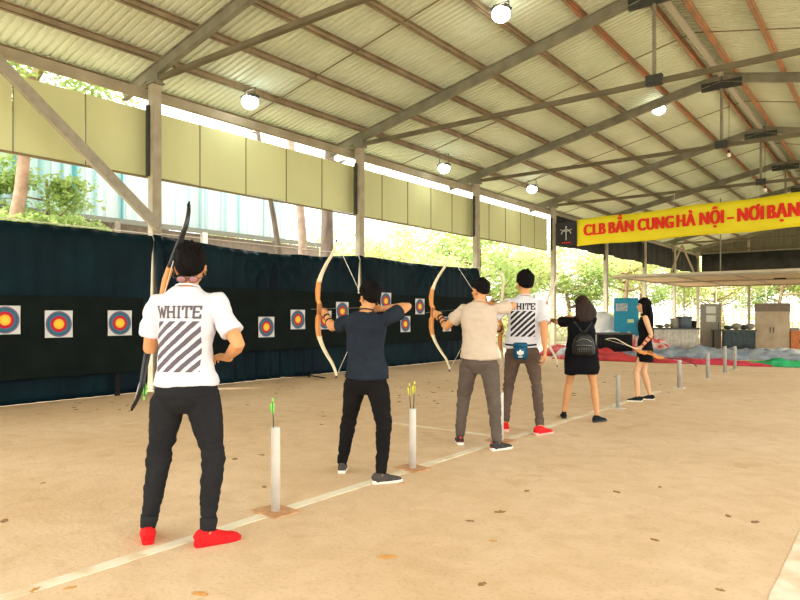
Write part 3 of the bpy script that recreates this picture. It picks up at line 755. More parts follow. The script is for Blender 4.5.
    # ---- arm guards
    for k_, (S_, E_, W_) in (('L', (sL, eL, wL)), ('R', (sR, eR, wR))):
        if O.get('guard') == k_:
            for u in O.get('gu', (.25, .5, .75)):
                c = E_.lerp(W_, u); ax = (W_-E_).normalized(); r_ = lerp(.040, .027, u)*s*f+.004
                b = NB(); loft(b, [c-ax*.011, c+ax*.011], [r_, r_-.001], [r_, r_-.001], side=(0, 0, 1), n=18); obj('arm_band', b, O.get('gmat', M_blkm), root, True)
            if O.get('gplate'):
                b = NB(); loft(b, [E_.lerp(W_, .3), E_.lerp(W_, .8)], [.036*s, .028*s], [.038*s, .030*s], side=(0, 0, 1), n=18); obj('arm_guard', b, O['gplate'], root, True)
    W2 = Matrix.Translation(L0) @ Matrix.Rotation(rad(deg), 4, 'Z')
    return dict(root=root, shirt=shirt, W=W2, wL=W2 @ wL, wR=W2 @ wR, eL=W2 @ eL, eR=W2 @ eR, MH=W2 @ MH, MHl=MH, sp=sp, s=s, SV=SV, pel=pel, body=body, sL=sL, sR=sR)

# slab-serif word and stripes printed on a shirt back
GL = {'W': ([((0, 1), (.25, 0)), ((.25, 0), (.5, .85)), ((.5, .85), (.75, 0)), ((.75, 0), (1, 1))], [(-.12, .2, 1), (.8, 1.12, 1)]),
      'H': ([((.12, 0), (.12, 1)), ((.88, 0), (.88, 1)), ((.12, .5), (.88, .5))], [(-.05, .3, 0), (-.05, .3, 1), (.7, 1.05, 0), (.7, 1.05, 1)]),
      'I': ([((.5, 0), (.5, 1))], [(.15, .85, 0), (.15, .85, 1)]),
      'T': ([((.5, 0), (.5, 1)), ((0, 1), (1, 1)), ((0, 1), (0, .75)), ((1, 1), (1, .75))], [(.3, .7, 0)]),
      'E': ([((.15, 0), (.15, 1)), ((.15, 1), (.95, 1)), ((.15, 0), (.95, 0)), ((.15, .5), (.7, .5)), ((.95, 1), (.95, .8)), ((.95, 0), (.95, .2))], [(-.02, .15, 0), (-.02, .15, 1)])}
def shirt_print(Q, m, cx, zt, w, th, gap, sh, ns, cell=.0022):
    bt = bvhtree.BVHTree.FromPolygons([v.co.copy() for v in Q['shirt'].data.vertices], [tuple(p.vertices) for p in Q['shirt'].data.polygons])
    SV = Q['SV']; FV = Vector((-SV.y, SV.x, 0)); base = Q['sp'](.3)
    segs = []; wid = [1.25, 1.05, .55, 1.0, .95]; tot = sum(wid)+.22*4; x = 0
    for ch, wd in zip('WHITE', wid):
        st, se = GL[ch]; k = w/tot
        for (a, c) in st: segs.append(((x+a[0]*wd)*k, a[1]*th, (x+c[0]*wd)*k, c[1]*th, th*.105 if ch != 'I' else th*.12))
        for (a, c, v) in se: segs.append(((x+a*wd)*k, v*th, (x+c*wd)*k, v*th, th*.06))
        x += wd+.22
    def in_text(u, v):
        for (x0, y0, x1, y1, hw) in segs:
            dx, dy = x1-x0, y1-y0; t = max(0, min(1, ((u-x0)*dx+(v-y0)*dy)/(dx*dx+dy*dy)))
            if math.hypot(u-x0-dx*t, v-y0-dy*t) < hw: return True
        return False
    per = (w+sh)/ns*.5*1.18
    def in_str(u, v): return ((v-u*.93)/1.37/per*1.0+.18) % 1 < .55
    for nm, v0, v1, fn in (('lettering', -th*.12, th*1.12, in_text), ('stripe_print', -gap-sh, -gap, in_str)):
        b = NB(); cache = {}
        nu = int((w+.02)/cell); nv = int((v1-v0)/cell)
        def vert(i, j):
            if (i, j) in cache: return cache[(i, j)]
            u = -.01+i*cell; v = v0+j*cell; p = Vector((base.x, base.y, 0))+SV*(cx-w/2+u)+Vector((0, 0, zt-th+v))
            hit = bt.ray_cast(p-FV*.6, FV)
            r = None
            if hit[0] is not None: r = b.verts.new(hit[0]-FV*.003)
            cache[(i, j)] = r; return r
        for i in range(nu):
            for j in range(nv):
                u = -.01+(i+.5)*cell; v = v0+(j+.5)*cell
                if fn is in_str and not (0 <= u <= w): continue
                if fn(u, v if fn is in_text else v+gap+sh):
                    q = [vert(i, j), vert(i+1, j), vert(i+1, j+1), vert(i, j+1)]
                    if all(q): b.faces.new(q)
        obj(nm, b, m, Q['shirt'])

M_tee1 = mat('white_cotton', (.66, .655, .70), .85, bump=.1, bscale=60, spec=.1)
M_tee2 = mat('navy_cotton', (.020, .027, .040), .9, var=.25, vscale=6, bump=.15, bscale=60, spec=.1)
M_tee3 = mat('beige_cotton', (.60, .49, .38), .9, var=.08, vscale=6, bump=.15, bscale=60, spec=.1)
M_jog1 = mat('charcoal_cotton', (.022, .0215, .023), .95, var=.2, vscale=5, bump=.2, bscale=60, spec=.08)
M_jog2 = mat('black_cotton', (.013, .012, .012), .95, var=.2, vscale=5, bump=.2, bscale=60, spec=.08)
M_jog3 = mat('grey_cotton', (.135, .105, .085), .95, var=.2, vscale=5, bump=.2, bscale=60, spec=.08)
M_jog4 = mat('taupe_cotton', (.125, .085, .066), .95, var=.2, vscale=5, bump=.2, bscale=60, spec=.08)
M_blackd = mat('black_dress', (.008, .008, .010), .9, var=.3, vscale=5, bump=.2, bscale=50, spec=.1)
M_red_s = mat('red_knit', (.80, .012, .015), .7, var=.2, vscale=20, bump=.3, bscale=160, spec=.2)
M_grey_s = mat('grey_mesh', (.075, .062, .055), .8, var=.3, vscale=30)
M_sole = mat('white_sole', (.85, .80, .70), .6)
M_pr1 = mat('print_grey', (.12, .10, .12), .8); M_pr4 = mat('print_black', (.02, .015, .02), .8)

# --- archer 1: white shirt, red shoes
p1 = person('person in white striped T-shirt, charcoal joggers and red shoes, standing nearest the camera',
    (-3.28, 2.17), 37, 1.70,
    dict(aL=('px', 148, 530, 3.74), aR=('px', 208, 536, 3.68), pel=(.040, .02), chest=(.002, .03), kh=((-.3, 1, 0), (.5, 1, 0)), toeL=-22, toeR=55,
         wR=('px', 227, 358, 3.90), eR=(1, -.8, -1.2), hR=(-.8, .5, .1), pR=(-.2, .4, -.9), curlR=.45,
         wL=('px', 154, 334, 4.06), eL=(.05, -.6, -1), hL=(-.1, .6, .5), pL=(.9, .3, 0), curlL=.8, head=(.008, .035, -.006), hpitch=-12, hyaw=6),
    dict(top='tee', topmat=M_tee1, loose=.010, hem=-.008, wr=.012, trousers=M_jog1, cuffmat=mat('charcoal_rib', (.019, .0185, .02), .95, var=.3, vscale=80), shoe=M_red_s, sole=M_red_s, solez=.022, hvol=1.35, seed=1))
shirt_print(p1, M_pr1, -.012, 1.348, .255, .062, .020, .285, 7)
# sunglasses worn on the nape
b = NB(); M = p1['MHl']
for q in (-1, 1):
    c = Vector((q*.034, -.112, -.050)); pts = [M @ (c+Vector((.027*math.cos(a), .003*abs(math.cos(a)), .018*math.sin(a)))) for a in [k*2*PI/18 for k in range(19)]]
    tube(b, pts, .0028, 6)
tube(b, [M @ Vector((-.010, -.114, -.045)), M @ Vector((.010, -.114, -.045))], .003, 6)
for q in (-1, 1): tube(b, [M @ Vector((q*.06, -.11, -.045)), M @ Vector((q*.086, -.09, -.040)), M @ Vector((q*.090, .0, -.01))], .003, 6)
sg = obj('sunglasses', b, M_blk, p1['root'], True)
for q in (-1, 1):
    b = NB(); ell(b, (q*.034, -.112, -.050), (.025, .003, .0165), M, 3); obj('lens', b, mat('pink_lens', (.30, .13, .14), .15, spec=.5), sg, True)
g1 = PD(160, 305, 4.03)
make_bow(g1, RT*.25+Vector((0, 0, .97))+FW*.05, FW*.75-RT*.66, 1.30, 'black-limbed bow with orange riser held upright by the archer nearest the camera', limb=M_blk, draw=0)
make_arrow(PD(144, 398, 3.98), PD(150, 300, 4.02), 'arrow with bright green fletching held against the nearest bow', M_grn)

# --- archer 2: navy shirt, drawing
L2 = (-3.40, 3.95)
p2 = person('person in navy T-shirt and black joggers drawing a bow, seen from behind', L2, 24, 1.575,
    dict(aL=('px', 342, 466, 5.38), aR=('px', 381, 481, 5.02), pel=(.012, 0), chest=(.00, .0), toeL=-15, toeR=55, kh=((-.3, 1, 0), (.4, 1, 0)),
         shL=(.02, .05, .0), shR=(-.01, 0, .02),
         wL=('px', 325, 313, 5.66), eL=(-.2, -.3, -1), hL=(-.55, .75, .1), pL=(.7, .5, 0), curlL=.8,
         wR=('px', 380, 309, 5.30), eR=(1, -.6, -.45), hR=(-.9, .4, 0), pR=(0, .8, -.6), curlR=.7, head=(.02, .035, -.015), hyaw=48, hpitch=-2),
    dict(top='tee', topmat=M_tee2, loose=.020, hem=-.03, sleeve=.62, wr=.014, trousers=M_jog2, shoe=M_grey_s, sole=M_sole, lace=M_blkm, guard='L', gu=(.35, .7), hvol=1.5, seed=4))
g2 = PD(319, 309, 5.76)
nk2 = PD(367, 307.5, 5.24)
fw2 = (g2-nk2).normalized()
make_bow(g2, Vector((0, 0, 1)), fw2, 1.28, 'drawn bow with orange riser and cream limbs held by the archer in the navy shirt', draw=.55, nock=nk2)
make_arrow(nk2, g2+fw2*.13, 'arrow nocked on the bow of the archer in the navy shirt', M_yel)

# --- archer 3: beige shirt, drawing
L3 = (-3.33, 5.58)
p3 = person('person in beige T-shirt and grey joggers drawing a bow, seen from behind', L3, 30, 1.68,
    dict(aL=('px', 460, 437, 6.55), aR=('px', 497, 443, 6.25), pel=(.02, 0), chest=(.0, .0), toeL=-8, toeR=50, kh=((-.2, 1, 0), (.3, 1, 0)),
         shL=(.02, .04, .01), shR=(0, 0, .02),
         wL=('px', 439, 314, 6.86), eL=(-.2, -.3, -1), hL=(-.7, .7, 0), pL=(.7, .5, 0), curlL=.8,
         wR=('px', 492, 305, 6.55), eR=(1, -.4, -.25), hR=(-.9, .4, 0), pR=(0, .8, -.6), curlR=.7, head=(.01, .03, -.01), hyaw=40),
    dict(top='tee', topmat=M_tee3, loose=.026, hem=-.02, sleeve=.60, wr=.012, trousers=M_jog3, leg=(.086, .098, .086, .076, .072, .066, .058, .050, .047), shoe=mat('black_knit', (.02, .018, .018), .8, col2=(.06, .05, .05), vscale=40), sole=M_sole,
         heel=mat('heel_red', (.6, .05, .04), .7), guard='L', gu=(.25, .5, .75), hvol=.6, seed=8))
g3 = PD(432.5, 312, 6.95); nk3 = PD(484, 307, 6.45); fw3 = (g3-nk3).normalized()
make_bow(g3, Vector((0, 0, 1)), fw3, 1.32, 'drawn bow with orange riser and cream limbs held by the archer in the beige shirt', draw=.5, nock=nk3)
make_arrow(nk3, g3+fw3*.10, 'arrow nocked on the bow of the archer in the beige shirt', M_yel)

# --- archer 4: white striped shirt, pouch
L4 = (-3.33, 6.6)
p4 = person('person in white T-shirt with black stripes, taupe trousers and red shoes, blue pouch behind', L4, 22, 1.775,
    dict(aL=('px', 505, 424, 7.30), aR=('px', 540, 430, 7.05), pel=(-.02, .0), chest=(.02, .0), toeL=-20, toeR=40, kh=((-.2, 1, 0), (.2, 1, 0)),
         wL=('px', 501, 331, 7.40), eL=(-.6, -.8, -.3), hL=(-.4, .7, .1), pL=(.8, .3, 0), curlL=.8,
         wR=('px', 545, 352, 7.0), eR=(.3, -1, 0), hR=(0, .1, -1), pR=(-1, .1, 0), curlR=.4, head=(0, .03, 0), hyaw=25),
    dict(top='tee', topmat=M_tee1, loose=.028, hem=-.0, sleeve=.78, wr=.012, trousers=M_jog4, crop=.88, leg=(.084, .092, .074, .060, .056, .055, .050, .042, .038), shoe=M_red_s, sole=mat('pink_sole', (.8, .45, .38), .6), guard='L', gu=(.8,), hvol=1.7, seed=12))
shirt_print(p4, M_pr4, .0, 1.425, .265, .060, .018, .285, 7, .003)
make_bow(PD(501, 329, 7.5), Vector((0, 0, 1))-RT*.02, FW*.8-RT*.6, 1.36, 'bow with cream limbs held low between the archers in beige and striped shirts', draw=0)

# waist pouch with white trefoil mark
W4 = p4['W']; pc = PD(520.5, 351, 6.90)
t = thing('waist_pouch', 'small blue pouch with white leaf emblem on the lower back of an archer', 'bag', pc, rad(24))
M_pou = mat('pouch_blue', (.008, .10, .19), .55, var=.2)
b = NB(); box(b, -.075, .075, -.03, .03, -.09, .09); bmesh.ops.bevel(b, geom=b.edges[:], offset=.018, segments=3, affect='EDGES'); obj('pouch_body', b, M_pou, t, True)
b = NB(); box(b, -.076, .076, -.036, -.012, .035, .088); bmesh.ops.bevel(b, geom=b.edges[:], offset=.008, segments=2, affect='EDGES'); fl = obj('flap', b, M_pou, t, True)
b = NB(); mk = -.033
for a in (-.62, 0, .62):
    d = Vector((math.sin(a), 0, math.cos(a))); s_ = Vector((d.z, 0, -d.x)); c0 = Vector((0, mk, -.045)); L = .062 if a == 0 else .055
    pr = [(0, .003), (.3, .012), (.6, .017), (.85, .010), (1, 0.001)]
    vv = [b.verts.new(c0+d*(L*u)+s_*w_) for u, w_ in pr]+[b.verts.new(c0+d*(L*u)-s_*w_) for u, w_ in pr[::-1]]
    b.faces.new(vv)
box(b, -.024, .024, mk-.001, mk, -.058, -.054); box(b, -.022, .022, mk-.001, mk, -.068, -.064)
obj('emblem', b, mat('emblem_cream', (.85, .85, .80), .7), t)
b = NB(); pts = []
FV4 = FW
for k in range(-7, 8):
    a = k/7*1.1; pts.append((.185*math.sin(a), .13-.13*math.cos(a)-.0+.005, .055+.012*abs(k)/7))
loft(b, pts, [.010]*len(pts), [.003]*len(pts), side=(0, 0, 1), n=8); obj('strap', b, M_blkm, t, True)

# --- archer 5: girl in black with backpack
L5 = (-3.12, 7.72)
p5 = person('person with long dark hair in loose black dress, wearing a backpack and aiming a bow', L5, 22, 1.53,
    dict(aL=('px', 564, 413, 8.2), aR=('px', 597, 417, 7.9), pel=(.0, 0), toeL=-8, toeR=42, kh=((-.2, 1, 0), (.2, 1, 0)),
         wL=('px', 551, 320, 8.55), eL=(-.2, -.3, -1), hL=(-.8, .6, 0), pL=(.7, .5, 0), curlL=.8,
         wR=('px', 571, 318, 8.35), eR=(1, -.1, .1), hR=(-.9, .3, .1), pR=(0, .9, -.5), curlR=.7, head=(0, .02, 0), hyaw=40),
    dict(fem=True, top='dress', topmat=M_blackd, sleeve=.75, hair='long', hlen=.25, hwid=.10, hairmat=mat('brown_black_hair', (.016, .008, .006), .6, col2=(.035, .016, .010), vscale=60, vmap=(1, 1, .15), bump=.5, bscale=120, spec=.2), skin=M_skin, shoe=M_blkm, sole=M_blk, lace=M_blk, guard='L', gu=(.3, .55, .8), seed=15,
         drx=[.222, .235, .232, .215, .200, .190, .180, .172, .155, .122, .085, .064]))
g5 = PD(547, 320, 8.65); nk5 = PD(568, 318, 8.25)
make_bow(g5, Vector((0, 0, 1)), (g5-nk5), 1.28, 'bow with cream limbs aimed by the archer in the black dress with the backpack', draw=.45, nock=nk5)
# backpack
bp = PD(583.5, 344, 7.70)
t = thing('backpack', 'small black studded backpack worn by the archer in the loose black dress', 'backpack', bp, rad(26)); t.scale = (.9, .9, .84)
b = NB(); loft(b, [(0, 0, -.155), (0, 0, -.14), (0, 0, -.05), (0, 0, .06), (0, 0, .12), (0, 0, .15)], [.11, .145, .150, .125, .09, .04], [.045, .065, .068, .06, .05, .02], n=28, p=2.6)
b = remesh(b, .007, 3); M_lea = mat('black_leather', (.010, .010, .010), .45, var=.3, vscale=30, bump=.2, bscale=60, spec=.35)
body = obj('bag_body', b, M_lea, t, True)
b = NB(); loft(b, [(0, -.062, -.135), (0, -.075, -.11), (0, -.078, -.04), (0, -.066, -.015)], [.09, .11, .11, .08], [.015, .026, .026, .012], n=24, p=3); pk = obj('front_pocket', b, M_lea, t, True)
b = NB(); tube(b, [(-.10, -.070, .03), (-.05, -.078, .065), (0, -.080, .075), (.05, -.078, .065), (.10, -.070, .03)], .004, 6); tube(b, [(-.1, -.09, -.018), (0, -.105, -.012), (.1, -.09, -.018)], .003, 6); obj('zip', b, mat('zip_metal', (.4, .38, .34), .35, .8), t, True)
b = NB()
for i in range(5):
    for j in range(3): ell(b, (-.06+i*.03, -.103, -.105+j*.028), (.0045, .0045, .0045), None, 1)
obj('studs', b, mat('zip_metal', (.4, .38, .34), .35, .8), pk)
for q in (-1, 1):
    b = NB(); loft(b, [(q*.012, -.01, .145), (q*.05, .0, .22), (q*.10, .035, .29), (q*.11, .09, .31)], [.011]*4, [.004]*4, side=(1, 0, 0), n=8); obj('strap', b, M_lea, t, True)
b = NB(); tube(b, [(-.03, .0, .14), (-.02, -.01, .185), (.02, -.01, .185), (.03, 0, .14)], .006, 8); obj('handle', b, M_lea, t, True)

# --- archer 6: girl in sleeveless black
L6 = (-3.05, 10.0)
p6 = person('person with long black hair in sleeveless black dress, farthest right, holding a bow level', L6, 112, 1.545,
    dict(aL=('px', 638, 395, 9.75), aR=('px', 650, 395, 9.95), pel=(.0, 0), toeL=0, toeR=6, kh=((0, 1, 0), (0, 1, 0)),
         wL=('px', 641, 347, 9.62), eL=(-.4, -1, -.3), hL=(.0, .8, -.5), pL=(.9, .0, -.1), curlL=.8,
         wR=('px', 645, 350, 10.0), eR=(.4, -1, -.3), hR=(0, .7, -.6), pR=(-1, 0, 0), curlR=.5, head=(0, .02, 0), hyaw=-4, hpitch=-6),
    dict(fem=True, top='dress', topmat=M_blackd, sleeve=0, hair='long', hlen=.38, hwid=.04, skin=M_skinp, shoe=M_blkm, sole=M_sole, lace=M_blk, guard='L', gu=(.2, .5, .8), gmat=mat('band_red', (.35, .03, .03), .7), seed=19,
         dz=[-.24, -.17, -.07, .05, .14, .22, .30, .38, .44, .49, .53, .55], drx=[.182, .182, .176, .158, .138, .136, .144, .150, .148, .120, .08, .06], dry=[.135, .135, .128, .114, .102, .104, .114, .112, .098, .078, .062, .055], wr=.007))
gl = (PD(698, 369, 9.4)-PD(603, 341, 9.55)).normalized()
make_bow(PD(650, 353.5, 9.47), gl, Vector((0, 0, -1)), 1.32, 'bow held level at hip height by the archer in the sleeveless dress', draw=0, half_r=.22, limb=(M_limb, M_blk))

# ------------------------------------------------------------------ arrow tubes on the shooting line
M_pvc = mat('pvc_pipe', (.70, .66, .58), .5, var=.12, vscale=10)
M_rust = mat('rusty_plate', (.50, .25, .12), .8, col2=(.62, .38, .2), vscale=14)
tubes = [(2.90, .56, .030, 'white arrow tube on a rusty plate, nearest the camera'), (4.42, .51, .030, 'white arrow tube between the navy and beige archers'),
         (5.95, .50, .030, 'white arrow tube behind the right leg of the archer in beige'),
         (9.02, .47, .026, 'thin arrow tube just right of the archer with the backpack'),
         (12.2, .50, .035, 'grey arrow tube right of the archer in the sleeveless dress'), (14.35, .52, .035, 'grey arrow tube, second beyond the archer in the sleeveless dress'),
         (16.0, .60, .035, 'taller arrow tube, second from the far end of the line'), (17.1, .56, .035, 'farthest arrow tube, beside the tarps')]
for y, h, r, lab in tubes:
    x = -3.27 if y < 8 else -3.12
    t = thing('arrow_tube', lab, 'arrow tube', (x, y, 0), rad(R.uniform(-12, 12)), 'arrow tubes along the shooting line')
    b = NB(); n = 24
    rr = [[b.verts.new((q*math.cos(2*PI*k/n), q*math.sin(2*PI*k/n), z)) for k in range(n)] for q, z in ((r, .008), (r, h-.004), (r-.001, h), (r-.004, h), (r-.004, .03))]
    for a, c in zip(rr, rr[1:]):
        for k in range(n): b.faces.new((a[k], a[(k+1) % n], c[(k+1) % n], c[k]))
    b.faces.new(rr[-1]); b.faces.new(rr[0][::-1])
    obj('pipe', b, M_pvc if y < 8 else mat('pvc_grey', (.42, .40, .35), .6, var=.15), t, True)
    w2 = .13 if y < 8 else .09
    b = NB(); box(b, -w2, w2, -w2*.8, w2*.8, .001, .010); obj('base_plate', b, M_rust if y < 8 else M_pvc, t)
make_arrow((-3.283, 2.885, .74), (-3.26, 2.90, .04), 'arrow with green fletching standing in the nearest tube', M_grn)
for k, (dx, dy) in enumerate(((-.016, -.01), (.004, .012), (.017, -.004))):
    q = Vector((-3.27, 4.42, 0)); make_arrow(q+Vector((dx*1.5, dy*1.5, .71+.01*k)), q+Vector((-dx*.5, -dy*.5, .04)), '%s of the three yellow-fletched arrows in the tube between the navy and beige archers' % ['leftmost', 'middle', 'rightmost'][k], M_yel, 'yellow arrows in the tube')

# ------------------------------------------------------------------ tarps and cloth heaps at the far end of the line
def heap(cx, cy, wx, wy, h, m, lab, sd, rz=0, z0=0.0):
    b = NB(); n1, n2 = 46, 26; vs = []
    for i in range(n1+1):
        row = []
        for j in range(n2+1):
            u, v = i/n1*2-1, j/n2*2-1
            e = max(0, 1-abs(u)**3)*max(0, 1-abs(v)**3)
            z = h*e**.55*(.72+.5*noise.noise(Vector((u*wx*1.3+sd, v*wy*2, sd))))+.045*noise.noise(Vector((u*wx*5, v*wy*5+sd, 3)))*e
            z += .03*abs(noise.noise(Vector((u*wx*9, v*wy*9+sd, 8))))*e
            x = u*wx/2*(1+.10*noise.noise(Vector((v*2, sd, 1)))); y = v*wy/2*(1+.15*noise.noise(Vector((u*3, sd, 2))))
            row.append(b.verts.new((x, y, max(.004, z))))
        vs.append(row)
    for i in range(n1):
        for j in range(n2): b.faces.new((vs[i][j], vs[i+1][j], vs[i+1][j+1], vs[i][j+1]))
    base = [vs[i][0] for i in range(n1+1)]+[vs[n1][j] for j in range(1, n2+1)]+[vs[i][n2] for i in range(n1-1, -1, -1)]+[vs[0][j] for j in range(n2-1, 0, -1)]
    b.faces.new(base[::-1])
    o = obj('folded_tarp', b, m, None, True, (cx, cy, z0), (0, 0, rz)); tag(o, lab, 'tarp'); return o
def tarpm(n, c, c2): return mat(n, c, .55, col2=c2, vscale=3, lo=.45, hi=.55, spec=.3)
M_tr = tarpm('tarp_red', (.55, .05, .05), (.40, .03, .04)); M_tg = tarpm('tarp_greyblue', (.32, .36, .40), (.22, .26, .32))
M_tw = tarpm('tarp_white', (.70, .68, .62), (.45, .50, .55)); M_tp = tarpm('tarp_pinkwhite', (.70, .55, .50), (.60, .08, .08)); M_tgr = tarpm('tarp_green', (.04, .45, .16), (.02, .32, .12))
def hp(px, py, **k): return GR(px, py)
for px, py, wx, wy, h, m, lab, sd in [
    (577, 356, 2.3, 1.2, .42, M_tr, 'red tarp heap left of the archer with the backpack', 1),
    (612, 353, 2.4, 1.3, .82, M_tw, 'white and blue-grey tarp heap between the two women', 2),
    (641, 354, 1.9, 1.3, .74, M_tp, 'pink and white tarp heap behind the archer in the sleeveless dress', 3),
    (612, 360.5, 3.4, .7, .26, M_tr, 'low red tarp strip on the floor in front of the white heap', 4),
    (672, 351, 2.4, 1.2, .42, M_tr, 'red tarp heap right of the archer in the sleeveless dress', 5),
    (692, 357, 3.2, 1.3, .34, M_tg, 'grey-blue crumpled tarp heap beside the arrow tubes', 6),
    (752, 358, 2.9, 1.5, .32, M_tg, 'grey-blue tarp heap in front of the metal cabinet', 7),
    (790, 358, 2.4, 1.5, .32, M_tw, 'pale grey tarp heap at the right edge', 8),
    (706, 364, 3.1, .55, .16, tarpm('tarp_crimson', (.62, .05, .09), (.50, .03, .06)), 'long crimson tarp edge lying on the floor', 9),
    (785, 366.5, 1.9, .6, .20, M_tgr, 'bright green tarp edge lying on the floor at the right', 10),
    (638, 357, 1.2, .6, .22, M_tg, 'small grey tarp fold at the feet side of the pink heap', 11),
    (570, 358, 1.0, .6, .35, M_tw, 'small white tarp beside the striped archer\'s hand', 12)]:
    g = GR(px, py); heap(g.x, g.y, wx, wy, h, m, lab, sd, rad(4))

# ------------------------------------------------------------------ canopy, cabinets, tables at the back
t = thing('awning', 'low pale flat awning roof beyond the banner, over the tables and cabinets', 'awning', (0, 0, 0))
M_aw = mat('awning_cream', (.66, .58, .42), .7, col2=(.55, .47, .33), vscale=1.5)
b = NB(); box(b, -8.6, 3, 24.3, 34.2, 2.72, 2.80); obj('awning_sheet', b, M_aw, t)
b = NB()
for yy in (24.35, 29, 34.1): beam(b, (-8.6, yy, 2.70), (3, yy, 2.70), .06, .08)
for xx in [-8.4+1.9*k for k in range(7)]: beam(b, (xx, 24.3, 2.70), (xx, 34.2, 2.70), .04, .05)
obj('awning_frame', b, M_col, t)
for xx in (-8.5, -5.6, -2.6, .4):
    b = NB(); tube(b, [(xx, 34.1, -.02), (xx, 34.1, 2.7)], .035, 8); obj('pole', b, M_col, t)
for xx in (-4.9, -2.2):
    b = NB(); tube(b, [(xx, 24.4, 2.75), (xx, 24.4, 5.3)], .022, 8); obj('hanger', b, M_steel, t)
# wooden A-prop on the awning
b = NB(); tube(b, [(-7.0, 26, 2.80), (-6.55, 26, 3.95)], .04, 6); tube(b, [(-6.1, 26, 2.80), (-6.55, 26, 3.95)], .04, 6)
tag(obj('wooden_prop', b, mat('prop_wood', (.45, .34, .22), .8)), 'A-shaped wooden prop standing on top of the awning', 'prop')
b = NB(); box(b, -.2, .2, -.15, .15, 0, .22); o = obj('speaker_box', b, M_blkm, None, False, PD(780, 276, 25)+Vector((0, 0, -.12))); tag(o, 'small black box hung at the front edge of the awning', 'speaker')

def cabinet(px0, px1, pyt, d, depth, m, name, lab, rz, doors=2, band=None, door_m=None, cat='cabinet'):
    p = PD((px0+px1)/2, pyt, d); h = p.z; w_ = (px1-px0)/FPX*d; t = thing(name, lab, cat, (p.x, p.y, 0), rz)
    b = NB(); box(b, -w_/2, w_/2, 0, depth, .06, h); bmesh.ops.bevel(b, geom=b.edges[:], offset=.015, segments=1, affect='EDGES'); obj('carcass', b, m, t)
    zt = h-.04
    if band:
        b = NB(); box(b, -w_/2-.01, w_/2+.01, -.03, .0, h-.30, h-.02); obj('top_panel', b, band, t); zt = h-.33
    for k in range(doors):
        x0 = -w_/2+.02+k*(w_-.04)/doors; x1 = x0+(w_-.04)/doors-.012
        b = NB(); box(b, x0, x1, -.022, -.001, .10, zt); dd = obj('door', b, door_m or m, t)
        hx = x1-.05 if k == 0 else x0+.05
        b = NB(); box(b, hx-.012, hx+.012, -.05, -.022, zt*.48, zt*.62); obj('handle', b, M_dark, dd)
    for sx in (-1, 1):
        b = NB(); box(b, sx*w_/2*.85-.03, sx*w_/2*.85+.03, .02, depth-.02, .0, .06); obj('foot', b, M_dark, t)
    return t, w_, h
M_blue = mat('locker_blue', (.01, .24, .36), .5, var=.15)
t_, w_, h_ = cabinet(614.5, 638, 298, 22.5, .5, M_blue, 'metal_locker', 'tall bright blue locker behind the archer in the sleeveless dress', .33, 1)
b = NB(); box(b, -w_*.42, w_*.05, -.03, -.022, h_*.76, h_*.9); obj('notice', b, mat('notice_grey', (.45, .5, .5), .7, var=.5, vscale=20), t_)
b = NB(); box(b, w_*.05, w_*.3, -.03, -.022, h_*.55, h_*.61); obj('sticker', b, mat('sticker_y', (.5, .6, .3), .7), t_)
M_cab = mat('cabinet_cream', (.52, .42, .28), .6, col2=(.44, .33, .2), vscale=3)
M_cabb = mat('cabinet_band', (.24, .19, .13), .7, var=.2)
cabinet(757, 787.5, 303, 23, .6, M_cab, 'storage_cabinet', 'wide cream two-door cabinet with brown top panel behind the tarps', .12, 2, M_cabb)
t_, w_, h_ = cabinet(701, 720, 304, 23.5, .45, mat('cabinet_olive', (.30, .27, .20), .7, var=.15), 'glass_cabinet', 'narrow olive cabinet with two pale glass panes', .18, 1)
for z0, z1 in ((h_*.62, h_*.76), (h_*.80, h_*.95)):
    b = NB(); box(b, -w_*.2, w_*.25, -.03, -.022, z0, z1); obj('pane', b, mat('pane_pale', (.62, .62, .5), .2), t_)
cabinet(792, 812, 331, 22.5, .6, mat('cabinet_orange', (.60, .20, .06), .6, var=.2), 'low_cabinet', 'low orange-brown cabinet at the right edge', .1, 2)
cabinet(790, 800, 328, 22.9, .4, mat('box_grey', (.25, .22, .18), .7), 'low_cabinet', 'grey side box beside the orange cabinet', YAW, 1)
def table(px0, px1, py, d, lab, m, depth=.8, skirt=None):
    a, c = PD(px0, py, d), PD(px1, py, d); mid = (a+c)/2; w_ = (c-a).length; t = thing('work_table', lab, 'table', (mid.x, mid.y, 0), YAW); h = mid.z
    b = NB(); box(b, -w_/2, w_/2, 0, depth, h-.05, h); obj('tabletop', b, m, t)
    for sx in (-1, 1):
        for yy in (.05, depth-.05):
            b = NB(); box(b, sx*(w_/2-.06)-.025, sx*(w_/2-.06)+.025, yy-.025, yy+.025, 0, h-.05); obj('leg', b, M_dark, t)
    if skirt:
        b = NB(); n = 40; pr = None
        for i in range(n+1):
            x = lerp(-w_/2+.06, w_/2-.06, i/n); y = -.015+.015*math.sin(i*1.9)
            r = [b.verts.new((x, y, h-.05)), b.verts.new((x, y-.01*math.sin(i), .12))]
            if pr: b.faces.new((pr[0], pr[1], r[1], r[0]))
            pr = r
        o = obj('skirt', b, skirt, t, True); md = o.modifiers.new('s', 'SOLIDIFY'); md.thickness = .01
    return t, mid, h
M_tt = mat('table_dark', (.06, .06, .055), .6)
_, tm, th = table(652, 700, 328, 21.5, 'long dark-topped table with a pale cloth skirt right of the sleeveless archer', M_tt, .8, mat('skirt_pale', (.55, .50, .40), .8, col2=(.40, .36, .29), vscale=6))
table(722, 757, 330, 22.5, 'dark table between the olive cabinet and the cream cabinet', M_tt, .8, mat('skirt_dark', (.06, .08, .08), .8, var=.3))
table(596, 634, 333, 20.5, 'dark low table in front of the blue locker', M_tt, .7, M_blkm)
